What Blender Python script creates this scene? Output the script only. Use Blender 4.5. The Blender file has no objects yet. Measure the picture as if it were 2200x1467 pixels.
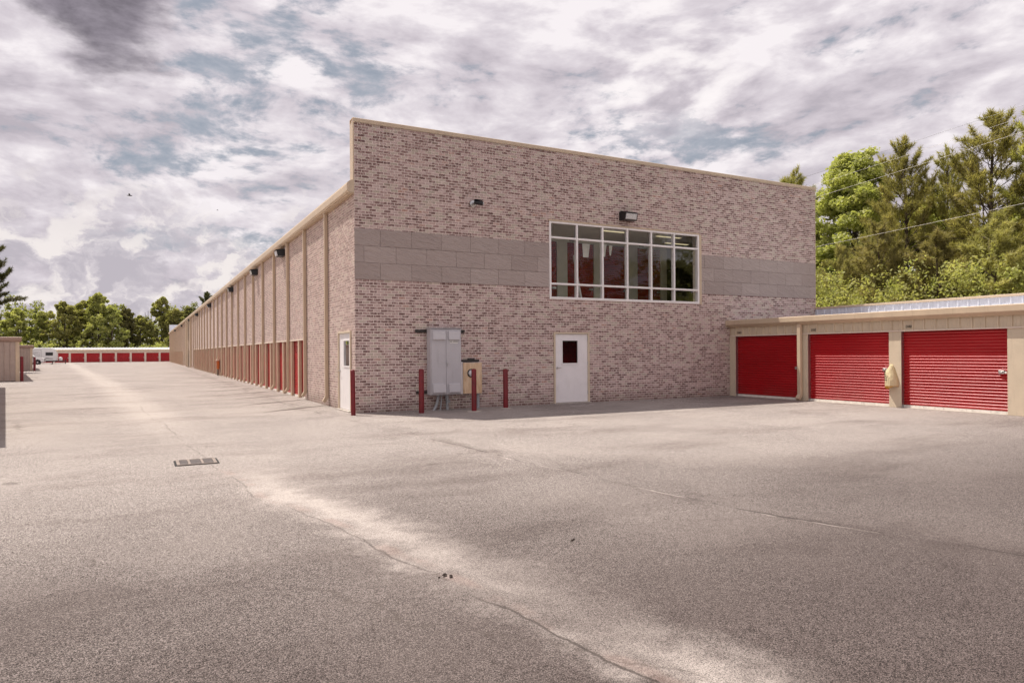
import bpy, math, random
import numpy as np
from mathutils import Matrix, Vector

D = bpy.data
scene = bpy.context.scene
COL = scene.collection
random.seed(7)
rng = np.random.default_rng(7)

# ------------------------------------------------------------------ camera
YAW, ROLL = 0.4856, -0.0067
fw = Vector((math.sin(YAW), math.cos(YAW), 0))
rt = Vector((math.cos(YAW), -math.sin(YAW), 0))
up = Vector((0, 0, 1))
rt3 = rt * math.cos(ROLL) + up * math.sin(ROLL)
up3 = -rt * math.sin(ROLL) + up * math.cos(ROLL)
cam_d = D.cameras.new('camera')
cam_d.sensor_width = 36.0
cam_d.lens = 1502.644 / 2200 * 36
cam_d.shift_y = (755.975 - 733.5) / 2200
cam_d.clip_start = 0.1
cam_d.clip_end = 6000
cam = D.objects.new('camera', cam_d)
COL.objects.link(cam)
m = Matrix((rt3, up3, -fw)).transposed().to_4x4()
m.translation = Vector((-5.0927, -18.746, 1.6371))
cam.matrix_world = m
scene.camera = cam

# ------------------------------------------------------------------ render settings
scene.view_settings.view_transform = 'Standard'
scene.view_settings.look = 'None'
scene.view_settings.gamma = 1.0
scene.view_settings.use_curve_mapping = False
scene.view_settings.exposure = 0.2
scene.cycles.max_bounces = 8
scene.cycles.transparent_max_bounces = 16
scene.cycles.caustics_reflective = False
scene.cycles.caustics_refractive = False

# ------------------------------------------------------------------ sun
SUN_DIR = Vector((-0.275, 0.444, 1.0)).normalized()      # towards the sun
sun_d = D.lights.new('sun', 'SUN')
sun_d.energy = 4.8
sun_d.angle = math.radians(0.5)
sun_d.color = (1.0, 0.93, 0.84)
sun = D.objects.new('sun', sun_d)
sun.rotation_euler = SUN_DIR.to_track_quat('Z', 'Y').to_euler()
COL.objects.link(sun)
SUN_EL = math.asin(SUN_DIR.z)
SUN_AZ = math.atan2(SUN_DIR.x, SUN_DIR.y)


# ------------------------------------------------------------------ node helper
class NT:
    def __init__(s, tree):
        s.t = tree; s.n = tree.nodes; s.l = tree.links

    def link(s, a, b):
        s.l.new(a, b)

    def setin(s, sock, v):
        if isinstance(v, bpy.types.NodeSocket):
            s.l.new(v, sock)
        elif isinstance(v, (tuple, list)) and len(v) == 3 and sock.type == 'RGBA':
            sock.default_value = (*v, 1)
        else:
            sock.default_value = v

    def math(s, op, a, b=None, c=None, clamp=False):
        n = s.n.new('ShaderNodeMath'); n.operation = op; n.use_clamp = clamp
        s.setin(n.inputs[0], a)
        if b is not None: s.setin(n.inputs[1], b)
        if c is not None: s.setin(n.inputs[2], c)
        return n.outputs[0]

    def vmath(s, op, a, b=None):
        n = s.n.new('ShaderNodeVectorMath'); n.operation = op
        s.setin(n.inputs[0], a)
        if b is not None: s.setin(n.inputs[1], b)
        return n.outputs['Value'] if op in ('LENGTH', 'DOT_PRODUCT', 'DISTANCE') else n.outputs[0]

    def sep(s, v):
        n = s.n.new('ShaderNodeSeparateXYZ'); s.setin(n.inputs[0], v)
        return n.outputs[0], n.outputs[1], n.outputs[2]

    def comb(s, x, y, z):
        n = s.n.new('ShaderNodeCombineXYZ')
        s.setin(n.inputs[0], x); s.setin(n.inputs[1], y); s.setin(n.inputs[2], z)
        return n.outputs[0]

    def noise(s, vec, scale, detail=4.0, rough=0.5, dist=0.0, col=False):
        n = s.n.new('ShaderNodeTexNoise')
        s.setin(n.inputs['Vector'], vec)
        n.inputs['Scale'].default_value = scale
        n.inputs['Detail'].default_value = detail
        n.inputs['Roughness'].default_value = rough
        n.inputs['Distortion'].default_value = dist
        return n.outputs['Color'] if col else n.outputs['Fac']

    def vor(s, vec, scale, out='Distance', feature='F1'):
        n = s.n.new('ShaderNodeTexVoronoi'); n.feature = feature
        s.setin(n.inputs['Vector'], vec); n.inputs['Scale'].default_value = scale
        return n.outputs[out]

    def white(s, vec, col=False):
        n = s.n.new('ShaderNodeTexWhiteNoise'); n.noise_dimensions = '3D'
        s.setin(n.inputs['Vector'], vec)
        return n.outputs['Color'] if col else n.outputs['Value']

    def mix(s, f, a, b, mode='MIX'):
        n = s.n.new('ShaderNodeMix'); n.data_type = 'RGBA'; n.blend_type = mode
        s.setin(n.inputs['Factor'], f); s.setin(n.inputs['A'], a) if False else None
        s.setin(n.inputs[6], a); s.setin(n.inputs[7], b)
        return n.outputs[2]

    def smooth(s, v, a, b, lo=0.0, hi=1.0):
        n = s.n.new('ShaderNodeMapRange'); n.interpolation_type = 'SMOOTHSTEP'
        s.setin(n.inputs[0], v); s.setin(n.inputs[1], a); s.setin(n.inputs[2], b)
        s.setin(n.inputs[3], lo); s.setin(n.inputs[4], hi)
        return n.outputs[0]

    def ramp(s, v, stops, interp='LINEAR'):
        n = s.n.new('ShaderNodeValToRGB'); n.color_ramp.interpolation = interp
        e = n.color_ramp.elements
        while len(e) > 1: e.remove(e[-1])
        for i, (p, c) in enumerate(stops):
            el = e[0] if i == 0 else e.new(p)
            el.position = p; el.color = (*c, 1)
        s.setin(n.inputs[0], v)
        return n.outputs[0]

    def bump(s, h, strength=0.3, dist=0.01):
        n = s.n.new('ShaderNodeBump')
        n.inputs['Strength'].default_value = strength
        n.inputs['Distance'].default_value = dist
        s.setin(n.inputs['Height'], h)
        return n.outputs[0]

    def pos(s):
        return s.n.new('ShaderNodeNewGeometry').outputs['Position']

    def scale(s, v, k):
        return s.vmath('MULTIPLY', v, k)


def new_mat(name):
    mt = D.materials.new(name); mt.use_nodes = True
    nt = NT(mt.node_tree); b = nt.n['Principled BSDF']
    return mt, nt, b


def simple(name, col, rough=0.5, metal=0.0, var=0.12, nscale=3.0, bumpk=0.0, spec=0.5, dirt=None):
    mt, nt, b = new_mat(name)
    p = nt.pos()
    n = nt.noise(p, nscale, 5, 0.6)
    lo = tuple(c * (1 - var) for c in col); hi = tuple(min(1, c * (1 + var)) for c in col)
    c = nt.ramp(n, [(0.3, lo), (0.7, hi)])
    if dirt:
        st = nt.noise(nt.scale(p, (9, 9, 1.2)), 1.0, 5, 0.65)
        c = nt.mix(nt.smooth(st, 0.52, 0.75, 0, dirt[1]), c, dirt[0])
    nt.link(c, b.inputs['Base Color'])
    b.inputs['Roughness'].default_value = rough
    b.inputs['Metallic'].default_value = metal
    b.inputs['Specular IOR Level'].default_value = spec
    if bumpk:
        nt.link(nt.bump(nt.noise(p, nscale * 12, 4), bumpk), b.inputs['Normal'])
    return mt


# ------------------------------------------------------------------ world
world = D.worlds.new('World'); scene.world = world; world.use_nodes = True
w = NT(world.node_tree)
bg = w.n['Background']
sky = w.n.new('ShaderNodeTexSky'); sky.sky_type = 'NISHITA'; sky.sun_disc = False
sky.sun_elevation = SUN_EL; sky.sun_rotation = SUN_AZ
sky.dust_density = 2.5; sky.air_density = 1.0
w.link(sky.outputs[0], bg.inputs['Color']); bg.inputs['Strength'].default_value = 0.08
tc = w.n.new('ShaderNodeTexCoord')
d = w.vmath('NORMALIZE', tc.outputs['Generated'])
dx, dy, dz = w.sep(d)
zc = w.math('MAXIMUM', dz, 0.0)
inv = w.math('DIVIDE', 1.0, w.math('ADD', zc, 0.55))
P = w.comb(w.math('MULTIPLY', dx, inv), w.math('MULTIPLY', dy, inv), w.math('MULTIPLY', zc, 2.4))
warp = w.vmath('SUBTRACT', w.noise(P, 2.4, 2, 0.5, col=True), (0.5, 0.5, 0.5))
Pw = w.vmath('ADD', P, w.scale(warp, (0.16, 0.16, 0.14)))
veil = w.noise(Pw, 3.0, 10, 0.60)
bil = w.noise(Pw, 6.5, 10, 0.55)
bil_s = w.noise(w.vmath('ADD', Pw, (-0.02, 0.030, 0.045)), 6.5, 10, 0.55)
fine = w.noise(Pw, 24.0, 7, 0.62)
soft = w.noise(w.vmath('ADD', P, (3.1, 1.7, 0)), 2.6, 4, 0.5)
# how much of the blue shows: more in the middle of the left half and near the roof line
dgap = lambda az_, el_, r0, r1: w.smooth(w.vmath('DOT_PRODUCT', w.vmath('NORMALIZE', w.vmath('ADD', d, w.scale(warp, (0.16, 0.16, 0.10)))), (math.sin(math.radians(az_)) * math.cos(math.radians(el_)), math.cos(math.radians(az_)) * math.cos(math.radians(el_)), math.sin(math.radians(el_)))), r1, r0)
gaps = w.math('MAXIMUM', w.math('MAXIMUM', dgap(8.0, 12.0, 0.996, 0.968), w.math('MULTIPLY', dgap(40.5, 18.5, 0.998, 0.978), 0.8)), w.math('MULTIPLY', dgap(17, 23, 0.999, 0.978), 0.55))
cover = w.math('ADD', w.math('MULTIPLY', veil, 0.5), w.math('ADD', w.math('MULTIPLY', bil, 0.32), w.math('MULTIPLY', fine, 0.18)))
cover = w.math('SUBTRACT', cover, w.math('MULTIPLY', gaps, 0.065))
mask = w.smooth(cover, 0.365, 0.455)
lit = w.math('MULTIPLY', w.math('SUBTRACT', bil, bil_s), 0.8)
lum = w.math('ADD', w.math('ADD', w.math('MULTIPLY', soft, 0.5), w.math('MULTIPLY', bil, 0.28)), w.math('ADD', w.math('MULTIPLY', fine, 0.22), lit))
ccol = w.ramp(lum, [(0.32, (0.44, 0.40, 0.445)), (0.43, (0.56, 0.51, 0.555)), (0.52, (0.65, 0.60, 0.64)), (0.64, (0.82, 0.77, 0.79))])
# cumulus heaps standing near the horizon
az = w.math('ARCTAN2', dx, dy)
Pc = w.comb(w.math('MULTIPLY', az, 4.2), w.math('MULTIPLY', dz, 6.0), 2.3)
cw = w.vmath('SUBTRACT', w.noise(Pc, 3.0, 5, 0.6, col=True), (0.5, 0.5, 0.5))
Pc2 = w.vmath('ADD', Pc, w.scale(cw, (0.40, 0.40, 0)))
cum = w.noise(Pc2, 1.5, 10, 0.56)
cumsh = w.noise(w.vmath('ADD', Pc2, (-0.05, 0.07, 0.0)), 1.5, 10, 0.56)
band = w.math('MULTIPLY', w.smooth(dz, 0.27, 0.12), w.smooth(dz, -0.02, 0.02))
cmask = w.math('MULTIPLY', w.smooth(cum, 0.46, 0.56), band)
cshade = w.smooth(w.math('SUBTRACT', cum, cumsh), -0.045, 0.055)
ccum = w.ramp(cshade, [(0.0, (0.46, 0.425, 0.47)), (0.5, (0.58, 0.535, 0.57)), (1.0, (0.78, 0.725, 0.71))])
# one heavy dark cloud high on the left
dd = w.vmath('NORMALIZE', w.vmath('ADD', d, w.scale(w.vmath('SUBTRACT', w.noise(P, 4.5, 8, 0.6, col=True), (0.5, 0.5, 0.5)), (0.20, 0.20, 0.15))))
dv = Vector((math.sin(math.radians(-1.0)) * math.cos(math.radians(23.8)), math.cos(math.radians(-1.0)) * math.cos(math.radians(23.8)), math.sin(math.radians(23.8))))
dk = w.smooth(w.vmath('DOT_PRODUCT', dd, tuple(dv)), 0.9970, 0.9993)
dcol = w.ramp(w.math('ADD', w.math('MULTIPLY', fine, 0.5), w.math('MULTIPLY', bil, 0.5)), [(0.40, (0.10, 0.088, 0.11)), (0.62, (0.27, 0.24, 0.285))])
# a bright heap high on the right
hv = Vector((math.sin(math.radians(41)) * math.cos(math.radians(22)), math.cos(math.radians(41)) * math.cos(math.radians(22)), math.sin(math.radians(22))))
hp = w.smooth(w.vmath('DOT_PRODUCT', dd, tuple(hv)), 0.9935, 0.9985)
ccol = w.mix(w.math('MULTIPLY', hp, w.smooth(lit, -0.08, 0.10, 0.0, 0.8)), ccol, (0.88, 0.83, 0.83))
col = w.mix(cmask, ccol, ccum)
col = w.mix(w.math('MULTIPLY', dk, 0.9), col, dcol)
mask2 = w.math('MAXIMUM', w.math('MAXIMUM', mask, w.math('MULTIPLY', cmask, 0.95)), w.math('MAXIMUM', dk, hp))
mask2 = w.math('MAXIMUM', mask2, w.smooth(dz, 0.04, -0.01))
# thin haze veil in the gaps keeps them a soft slate blue
gapcol = w.ramp(fine, [(0.3, (0.29, 0.32, 0.375)), (0.7, (0.46, 0.465, 0.51))])
bg_gap = w.n.new('ShaderNodeBackground'); w.link(gapcol, bg_gap.inputs[0]); bg_gap.inputs[1].default_value = 1.0
bg_c = w.n.new('ShaderNodeBackground'); w.link(col, bg_c.inputs[0]); bg_c.inputs[1].default_value = 1.0
mg = w.n.new('ShaderNodeMixShader'); mg.inputs[0].default_value = 0.88
w.link(bg.outputs[0], mg.inputs[1]); w.link(bg_gap.outputs[0], mg.inputs[2])
mx = w.n.new('ShaderNodeMixShader')
w.link(mask2, mx.inputs[0]); w.link(mg.outputs[0], mx.inputs[1]); w.link(bg_c.outputs[0], mx.inputs[2])
w.link(mx.outputs[0], w.n['World Output'].inputs[0])


# ------------------------------------------------------------------ mesh helpers
def tag(o, label=None, cat=None, group=None, kind=None):
    if label: o['label'] = label
    if cat: o['category'] = cat
    if group: o['group'] = group
    if kind: o['kind'] = kind
    return o


def empty(name, loc, label, cat, group=None):
    o = D.objects.new(name, None); COL.objects.link(o)
    o.location = loc; o.empty_display_size = 0.2
    o['base'] = [float(v) for v in loc]
    return tag(o, label, cat, group)


def adopt(o, parent):
    """parent keeps the world-space mesh where it is (parents are never rotated when parts are made)"""
    o.parent = parent
    if parent is not None:
        b = Vector((0, 0, 0)); q = parent
        while q is not None:
            b += Vector(q.location); q = q.parent
        pl = Vector(o.location)
        o.location = pl - b
    return o


class MB:
    """collects shapes in world space, built as one mesh object"""
    def __init__(s):
        s.v = []; s.f = []; s.mi = []; s.cur = 0

    def add(s, vs, fs):
        o = len(s.v); s.v += [tuple(v) for v in vs]
        s.f += [tuple(i + o for i in f) for f in fs]; s.mi += [s.cur] * len(fs)
        return s

    def box(s, x0, x1, y0, y1, z0, z1):
        vs = [(x0, y0, z0), (x1, y0, z0), (x1, y1, z0), (x0, y1, z0), (x0, y0, z1), (x1, y0, z1), (x1, y1, z1), (x0, y1, z1)]
        return s.add(vs, [(0, 3, 2, 1), (4, 5, 6, 7), (0, 1, 5, 4), (1, 2, 6, 5), (2, 3, 7, 6), (3, 0, 4, 7)])

    def bbox(s, x0, x1, y0, y1, z0, z1, b=0.006):
        """box with chamfered edges"""
        X = (x0, x1); Y = (y0, y1); Z = (z0, z1); vs = []; idx = {}
        for i in (0, 1):
            for j in (0, 1):
                for k in (0, 1):
                    sx, sy, sz = (1 - 2 * i) * b, (1 - 2 * j) * b, (1 - 2 * k) * b
                    idx[(i, j, k, 0)] = len(vs); vs.append((X[i], Y[j] + sy, Z[k] + sz))
                    idx[(i, j, k, 1)] = len(vs); vs.append((X[i] + sx, Y[j], Z[k] + sz))
                    idx[(i, j, k, 2)] = len(vs); vs.append((X[i] + sx, Y[j] + sy, Z[k]))
        fs = []
        g = lambda i, j, k, a: idx[(i, j, k, a)]
        for i in (0, 1):
            q = [g(i, 0, 0, 0), g(i, 1, 0, 0), g(i, 1, 1, 0), g(i, 0, 1, 0)]; fs.append(q if i else q[::-1])
            q = [g(0, i, 0, 1), g(0, i, 1, 1), g(1, i, 1, 1), g(1, i, 0, 1)]; fs.append(q if i else q[::-1])
            q = [g(0, 0, i, 2), g(1, 0, i, 2), g(1, 1, i, 2), g(0, 1, i, 2)]; fs.append(q if i else q[::-1])
        for a in (0, 1):
            for c in (0, 1):
                fs.append([g(a, c, 0, 0), g(a, c, 1, 0), g(a, c, 1, 1), g(a, c, 0, 1)])
                fs.append([g(a, 0, c, 0), g(a, 1, c, 0), g(a, 1, c, 2), g(a, 0, c, 2)])
                fs.append([g(0, a, c, 1), g(1, a, c, 1), g(1, a, c, 2), g(0, a, c, 2)])
                for k in (0, 1):
                    pass
        for i in (0, 1):
            for j in (0, 1):
                for k in (0, 1):
                    fs.append([g(i, j, k, 0), g(i, j, k, 1), g(i, j, k, 2)])
        return s.add(vs, fs)

    def prism(s, pts, axis, a, b):
        """extrude a 2D outline; axis 'x': pts are (y,z); 'y': (x,z); 'z': (x,y)"""
        def mk(p, t):
            return {'x': (t, p[0], p[1]), 'y': (p[0], t, p[1]), 'z': (p[0], p[1], t)}[axis]
        n = len(pts)
        vs = [mk(p, a) for p in pts] + [mk(p, b) for p in pts]
        fs = [tuple(range(n))[::-1], tuple(range(n, 2 * n))] + [(i, (i + 1) % n, n + (i + 1) % n, n + i) for i in range(n)]
        return s.add(vs, fs)

    def tube(s, path, radii, n=10, cap=True):
        if not hasattr(radii, '__len__'): radii = [radii] * len(path)
        path = [Vector(p) for p in path]; vs = []; fs = []
        for i, p in enumerate(path):
            t = (path[min(i + 1, len(path) - 1)] - path[max(i - 1, 0)]).normalized()
            a = t.cross(Vector((0, 0, 1)))
            if a.length < 0.05: a = t.cross(Vector((1, 0, 0)))
            a.normalize(); b = t.cross(a)
            for k in range(n):
                th = 2 * math.pi * k / n
                vs.append(p + (a * math.cos(th) + b * math.sin(th)) * radii[i])
        for i in range(len(path) - 1):
            for k in range(n):
                fs.append((i * n + k, i * n + (k + 1) % n, (i + 1) * n + (k + 1) % n, (i + 1) * n + k))
        if cap:
            fs.append(tuple(range(n))[::-1]); fs.append(tuple(range((len(path) - 1) * n, len(path) * n)))
        return s.add(vs, fs)

    def lathe(s, c, prof, n=20, axis='z'):
        """prof: (radius, height) along the axis from c"""
        vs = []; fs = []
        for r, h in prof:
            for k in range(n):
                th = 2 * math.pi * k / n; u, v_ = r * math.cos(th), r * math.sin(th)
                vs.append({'z': (c[0] + u, c[1] + v_, c[2] + h), 'y': (c[0] + u, c[1] + h, c[2] + v_), 'x': (c[0] + h, c[1] + u, c[2] + v_)}[axis])
        for i in range(len(prof) - 1):
            for k in range(n):
                fs.append((i * n + k, i * n + (k + 1) % n, (i + 1) * n + (k + 1) % n, (i + 1) * n + k))
        fs.append(tuple(range(n))[::-1]); fs.append(tuple(range((len(prof) - 1) * n, len(prof) * n)))
        return s.add(vs, fs)

    def mesh(s, name, mats, smooth=False):
        me = D.meshes.new(name); me.from_pydata(s.v, [], s.f)
        for mt in (mats if isinstance(mats, (list, tuple)) else [mats]): me.materials.append(mt)
        if isinstance(mats, (list, tuple)): me.polygons.foreach_set('material_index', s.mi)
        fix_normals(me)
        if smooth:
            me.polygons.foreach_set('use_smooth', [True] * len(me.polygons))
            try: me.set_sharp_from_angle(angle=math.radians(42))
            except Exception: pass
        me.update()
        return me

    def build(s, name, mats, parent=None, smooth=False, origin=None):
        """object's origin at the parent's base (or `origin`) so masks and moves stay sane"""
        if origin is None:
            if s.v:
                a = np.array(s.v); origin = Vector(((a[:, 0].min() + a[:, 0].max()) / 2, (a[:, 1].min() + a[:, 1].max()) / 2, a[:, 2].min()))
            else: origin = Vector((0, 0, 0))
        origin = Vector(origin)
        s.v = [(v[0] - origin.x, v[1] - origin.y, v[2] - origin.z) for v in s.v]
        me = s.mesh(name, mats, smooth)
        o = D.objects.new(name, me); COL.objects.link(o); o.location = origin
        return adopt(o, parent)


def fix_normals(me):
    import bmesh
    bm = bmesh.new(); bm.from_mesh(me)
    bmesh.ops.recalc_face_normals(bm, faces=bm.faces)
    bm.to_mesh(me); bm.free()


def fast_mesh(name, verts, k, mat):
    """verts (N*k,3): N separate k-gons"""
    n = len(verts) // k
    me = D.meshes.new(name)
    me.vertices.add(n * k); me.vertices.foreach_set('co', np.ascontiguousarray(verts, dtype=np.float32).ravel())
    me.loops.add(n * k); me.loops.foreach_set('vertex_index', np.arange(n * k, dtype=np.int32))
    me.polygons.add(n); me.polygons.foreach_set('loop_start', np.arange(0, n * k, k, dtype=np.int32))
    me.update(calc_edges=True)
    me.materials.append(mat)
    return me


def box_mesh_np(name, B, mat, faces):
    """B: (N,6) x0,x1,y0,y1,z0,z1 -> one mesh with the listed faces of each box"""
    x0, x1, y0, y1, z0, z1 = B.T
    F = {'-y': ((x0, y0, z0), (x1, y0, z0), (x1, y0, z1), (x0, y0, z1)),
         '+y': ((x1, y1, z0), (x0, y1, z0), (x0, y1, z1), (x1, y1, z1)),
         '-x': ((x0, y1, z0), (x0, y0, z0), (x0, y0, z1), (x0, y1, z1)),
         '+x': ((x1, y0, z0), (x1, y1, z0), (x1, y1, z1), (x1, y0, z1)),
         '+z': ((x0, y0, z1), (x1, y0, z1), (x1, y1, z1), (x0, y1, z1)),
         '-z': ((x0, y1, z0), (x1, y1, z0), (x1, y0, z0), (x0, y0, z0))}
    out = []
    for f in faces:
        out.append(np.stack([np.stack(c, 1) for c in F[f]], 1))
    V = np.concatenate(out, 0).reshape(-1, 3)
    return fast_mesh(name, V, 4, mat)


def link_obj(name, me, parent=None, loc=(0, 0, 0)):
    o = D.objects.new(name, me); COL.objects.link(o); o.location = loc
    return adopt(o, parent)


def text_obj(name, s, size, mat, M, parent, depth=0.002):
    cu = D.curves.new(name, 'FONT'); cu.body = s; cu.size = size; cu.extrude = depth
    cu.resolution_u = 3; cu.offset = size * 0.010
    tmp = D.objects.new('tmp', cu); COL.objects.link(tmp)
    bpy.context.view_layer.update()
    me = D.meshes.new_from_object(tmp)
    D.objects.remove(tmp); D.curves.remove(cu)
    me.name = name
    if not me.materials: me.materials.append(mat)
    else: me.materials[0] = mat
    me.transform(M.to_3x3().to_4x4())
    o = D.objects.new(name, me); COL.objects.link(o); o.location = M.translation
    return adopt(o, parent)


def copy_thing(o, parent=None):
    c = o.copy(); COL.objects.link(c); c.parent = parent
    for ch in list(o.children):
        copy_thing(ch, c)
    return c


# ------------------------------------------------------------------ materials
BL, BH = 0.2045, 0.07445          # brick pitch along the wall and per course
MORT = 0.0175


def brick_color(nt, axis):
    p = nt.pos(); x, y, z = nt.sep(p)
    u = x if axis == 'x' else y
    row = nt.math('FLOOR', nt.math('DIVIDE', z, BH))
    par = nt.math('MODULO', row, 2.0)
    uu = nt.math('SUBTRACT', nt.math('DIVIDE', u, BL), nt.math('MULTIPLY', par, 0.5))
    ci = nt.math('FLOOR', uu)
    cell = nt.comb(ci, row, 5.0 if axis == 'x' else 11.0)
    h = nt.white(cell); h2 = nt.white(nt.vmath('ADD', cell, (17.3, 4.1, 2.2)))
    large = nt.noise(p, 0.45, 2, 0.5)
    hs = nt.math('ADD', h, nt.math('MULTIPLY', nt.math('SUBTRACT', large, 0.5), 0.22))
    base = nt.ramp(hs, [(0.0, (0.165, 0.092, 0.084)), (0.2, (0.21, 0.122, 0.112)), (0.5, (0.28, 0.17, 0.158)), (0.64, (0.38, 0.25, 0.235)),
                        (0.82, (0.49, 0.355, 0.335)), (0.95, (0.56, 0.43, 0.405)), (1.0, (0.44, 0.26, 0.21))])
    tan = nt.ramp(h2, [(0.0, (0.40, 0.345, 0.27)), (1.0, (0.56, 0.50, 0.41))])
    base = nt.mix(nt.smooth(nt.math('ADD', h2, nt.math('MULTIPLY', nt.math('SUBTRACT', nt.noise(p, 0.55, 2), 0.5), 0.7)), 0.78, 0.84, 0, 0.75), base, tan)
    # lime wash smears and tumbled mottling on each brick
    off = nt.vmath('ADD', p, nt.scale(nt.comb(h, h2, h), (9.0, 7.0, 5.0)))
    wash = nt.noise(off, 15, 4, 0.62)
    base = nt.mix(nt.smooth(wash, 0.47, 0.57, 0, 0.58), base, (0.66, 0.51, 0.475))
    pit = nt.noise(off, 60, 3, 0.6)
    base = nt.mix(nt.smooth(pit, 0.56, 0.68, 0, 0.5), base, (0.19, 0.115, 0.10))
    if axis == 'y':
        base = nt.mix(0.36, base, (0.66, 0.54, 0.48))        # sunlight on the side wall put into its brick colour, paler and flatter
    return p, z, uu, base, wash, pit


def mortar_color(nt, p):
    n = nt.noise(p, 35, 4, 0.6)
    c = nt.ramp(n, [(0.3, (0.84, 0.73, 0.66)), (0.7, (0.93, 0.84, 0.77))])
    g = nt.noise(p, 0.7, 4, 0.5)
    return nt.mix(nt.smooth(g, 0.45, 0.75, 0, 0.25), c, (0.5, 0.42, 0.36))


def grime(nt, p, z, base, amt=0.45):
    """splash dirt near the ground"""
    n = nt.noise(p, 3.0, 4, 0.6)
    f = nt.smooth(nt.math('ADD', z, nt.math('MULTIPLY', n, 0.5)), 0.75, 0.2, 0, amt)
    return nt.mix(f, base, (0.16, 0.115, 0.09))


def mat_brick(axis):
    mt, nt, b = new_mat('brick_%s' % axis)
    p, z, uu, base, wash, pit = brick_color(nt, axis)
    nt.link(grime(nt, p, z, base), b.inputs['Base Color'])
    b.inputs['Roughness'].default_value = 0.88
    b.inputs['Specular IOR Level'].default_value = 0.25
    nt.link(nt.bump(nt.math('ADD', wash, pit), 0.35, 0.006), b.inputs['Normal'])
    return mt


def mat_mortar():
    mt, nt, b = new_mat('mortar')
    p = nt.pos(); x, y, z = nt.sep(p)
    nt.link(grime(nt, p, z, mortar_color(nt, p), 0.35), b.inputs['Base Color'])
    b.inputs['Roughness'].default_value = 0.95
    b.inputs['Specular IOR Level'].default_value = 0.2
    return mt


def mat_brickwall_far():
    """whole bonded brickwork for the stretch of wall too far away to tell bricks apart"""
    mt, nt, b = new_mat('brickwork_far')
    p, z, uu, base, wash, pit = brick_color(nt, 'y')
    fu = nt.math('FRACT', uu); fz = nt.math('FRACT', nt.math('DIVIDE', z, BH))
    mu = nt.math('MULTIPLY', nt.smooth(fu, 0.02, 0.05), nt.smooth(fu, 0.99, 0.96))
    mz = nt.math('MULTIPLY', nt.smooth(fz, 0.04, 0.12), nt.smooth(fz, 0.99, 0.92))
    mk = nt.math('MULTIPLY', mu, mz)
    c = nt.mix(mk, mortar_color(nt, p), base)
    nt.link(c, b.inputs['Base Color'])
    b.inputs['Roughness'].default_value = 0.9
    b.inputs['Specular IOR Level'].default_value = 0.25
    nt.link(nt.bump(mk, 0.4, 0.006), b.inputs['Normal'])
    return mt


def mat_stone():
    mt, nt, b = new_mat('split_stone_panel')
    p = nt.pos()
    oi = nt.n.new('ShaderNodeObjectInfo')
    q = nt.vmath('ADD', p, nt.scale(nt.comb(oi.outputs['Random'], oi.outputs['Random'], 0.3), (31, 17, 23)))
    # wavy raised ripples running slightly down-slope
    x, y, z = nt.sep(q)
    st = nt.comb(nt.math('MULTIPLY', x, 2.0), y, nt.math('ADD', nt.math('MULTIPLY', z, 9.0), nt.math('MULTIPLY', x, 2.2)))
    rip = nt.noise(st, 1.3, 4, 0.55, 0.9)
    gr = nt.noise(q, 45, 3, 0.6)
    c = nt.ramp(nt.math('ADD', nt.math('MULTIPLY', rip, 0.5), nt.math('MULTIPLY', oi.outputs['Random'], 0.35)),
                [(0.15, (0.375, 0.305, 0.28)), (0.7, (0.48, 0.40, 0.37))])
    c = nt.mix(nt.smooth(gr, 0.5, 0.7, 0, 0.22), c, (0.27, 0.23, 0.21))
    nt.link(c, b.inputs['Base Color'])
    b.inputs['Roughness'].default_value = 0.85
    b.inputs['Specular IOR Level'].default_value = 0.3
    nt.link(nt.bump(nt.math('ADD', rip, nt.math('MULTIPLY', gr, 0.12)), 0.9, 0.05), b.inputs['Normal'])
    return mt


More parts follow.
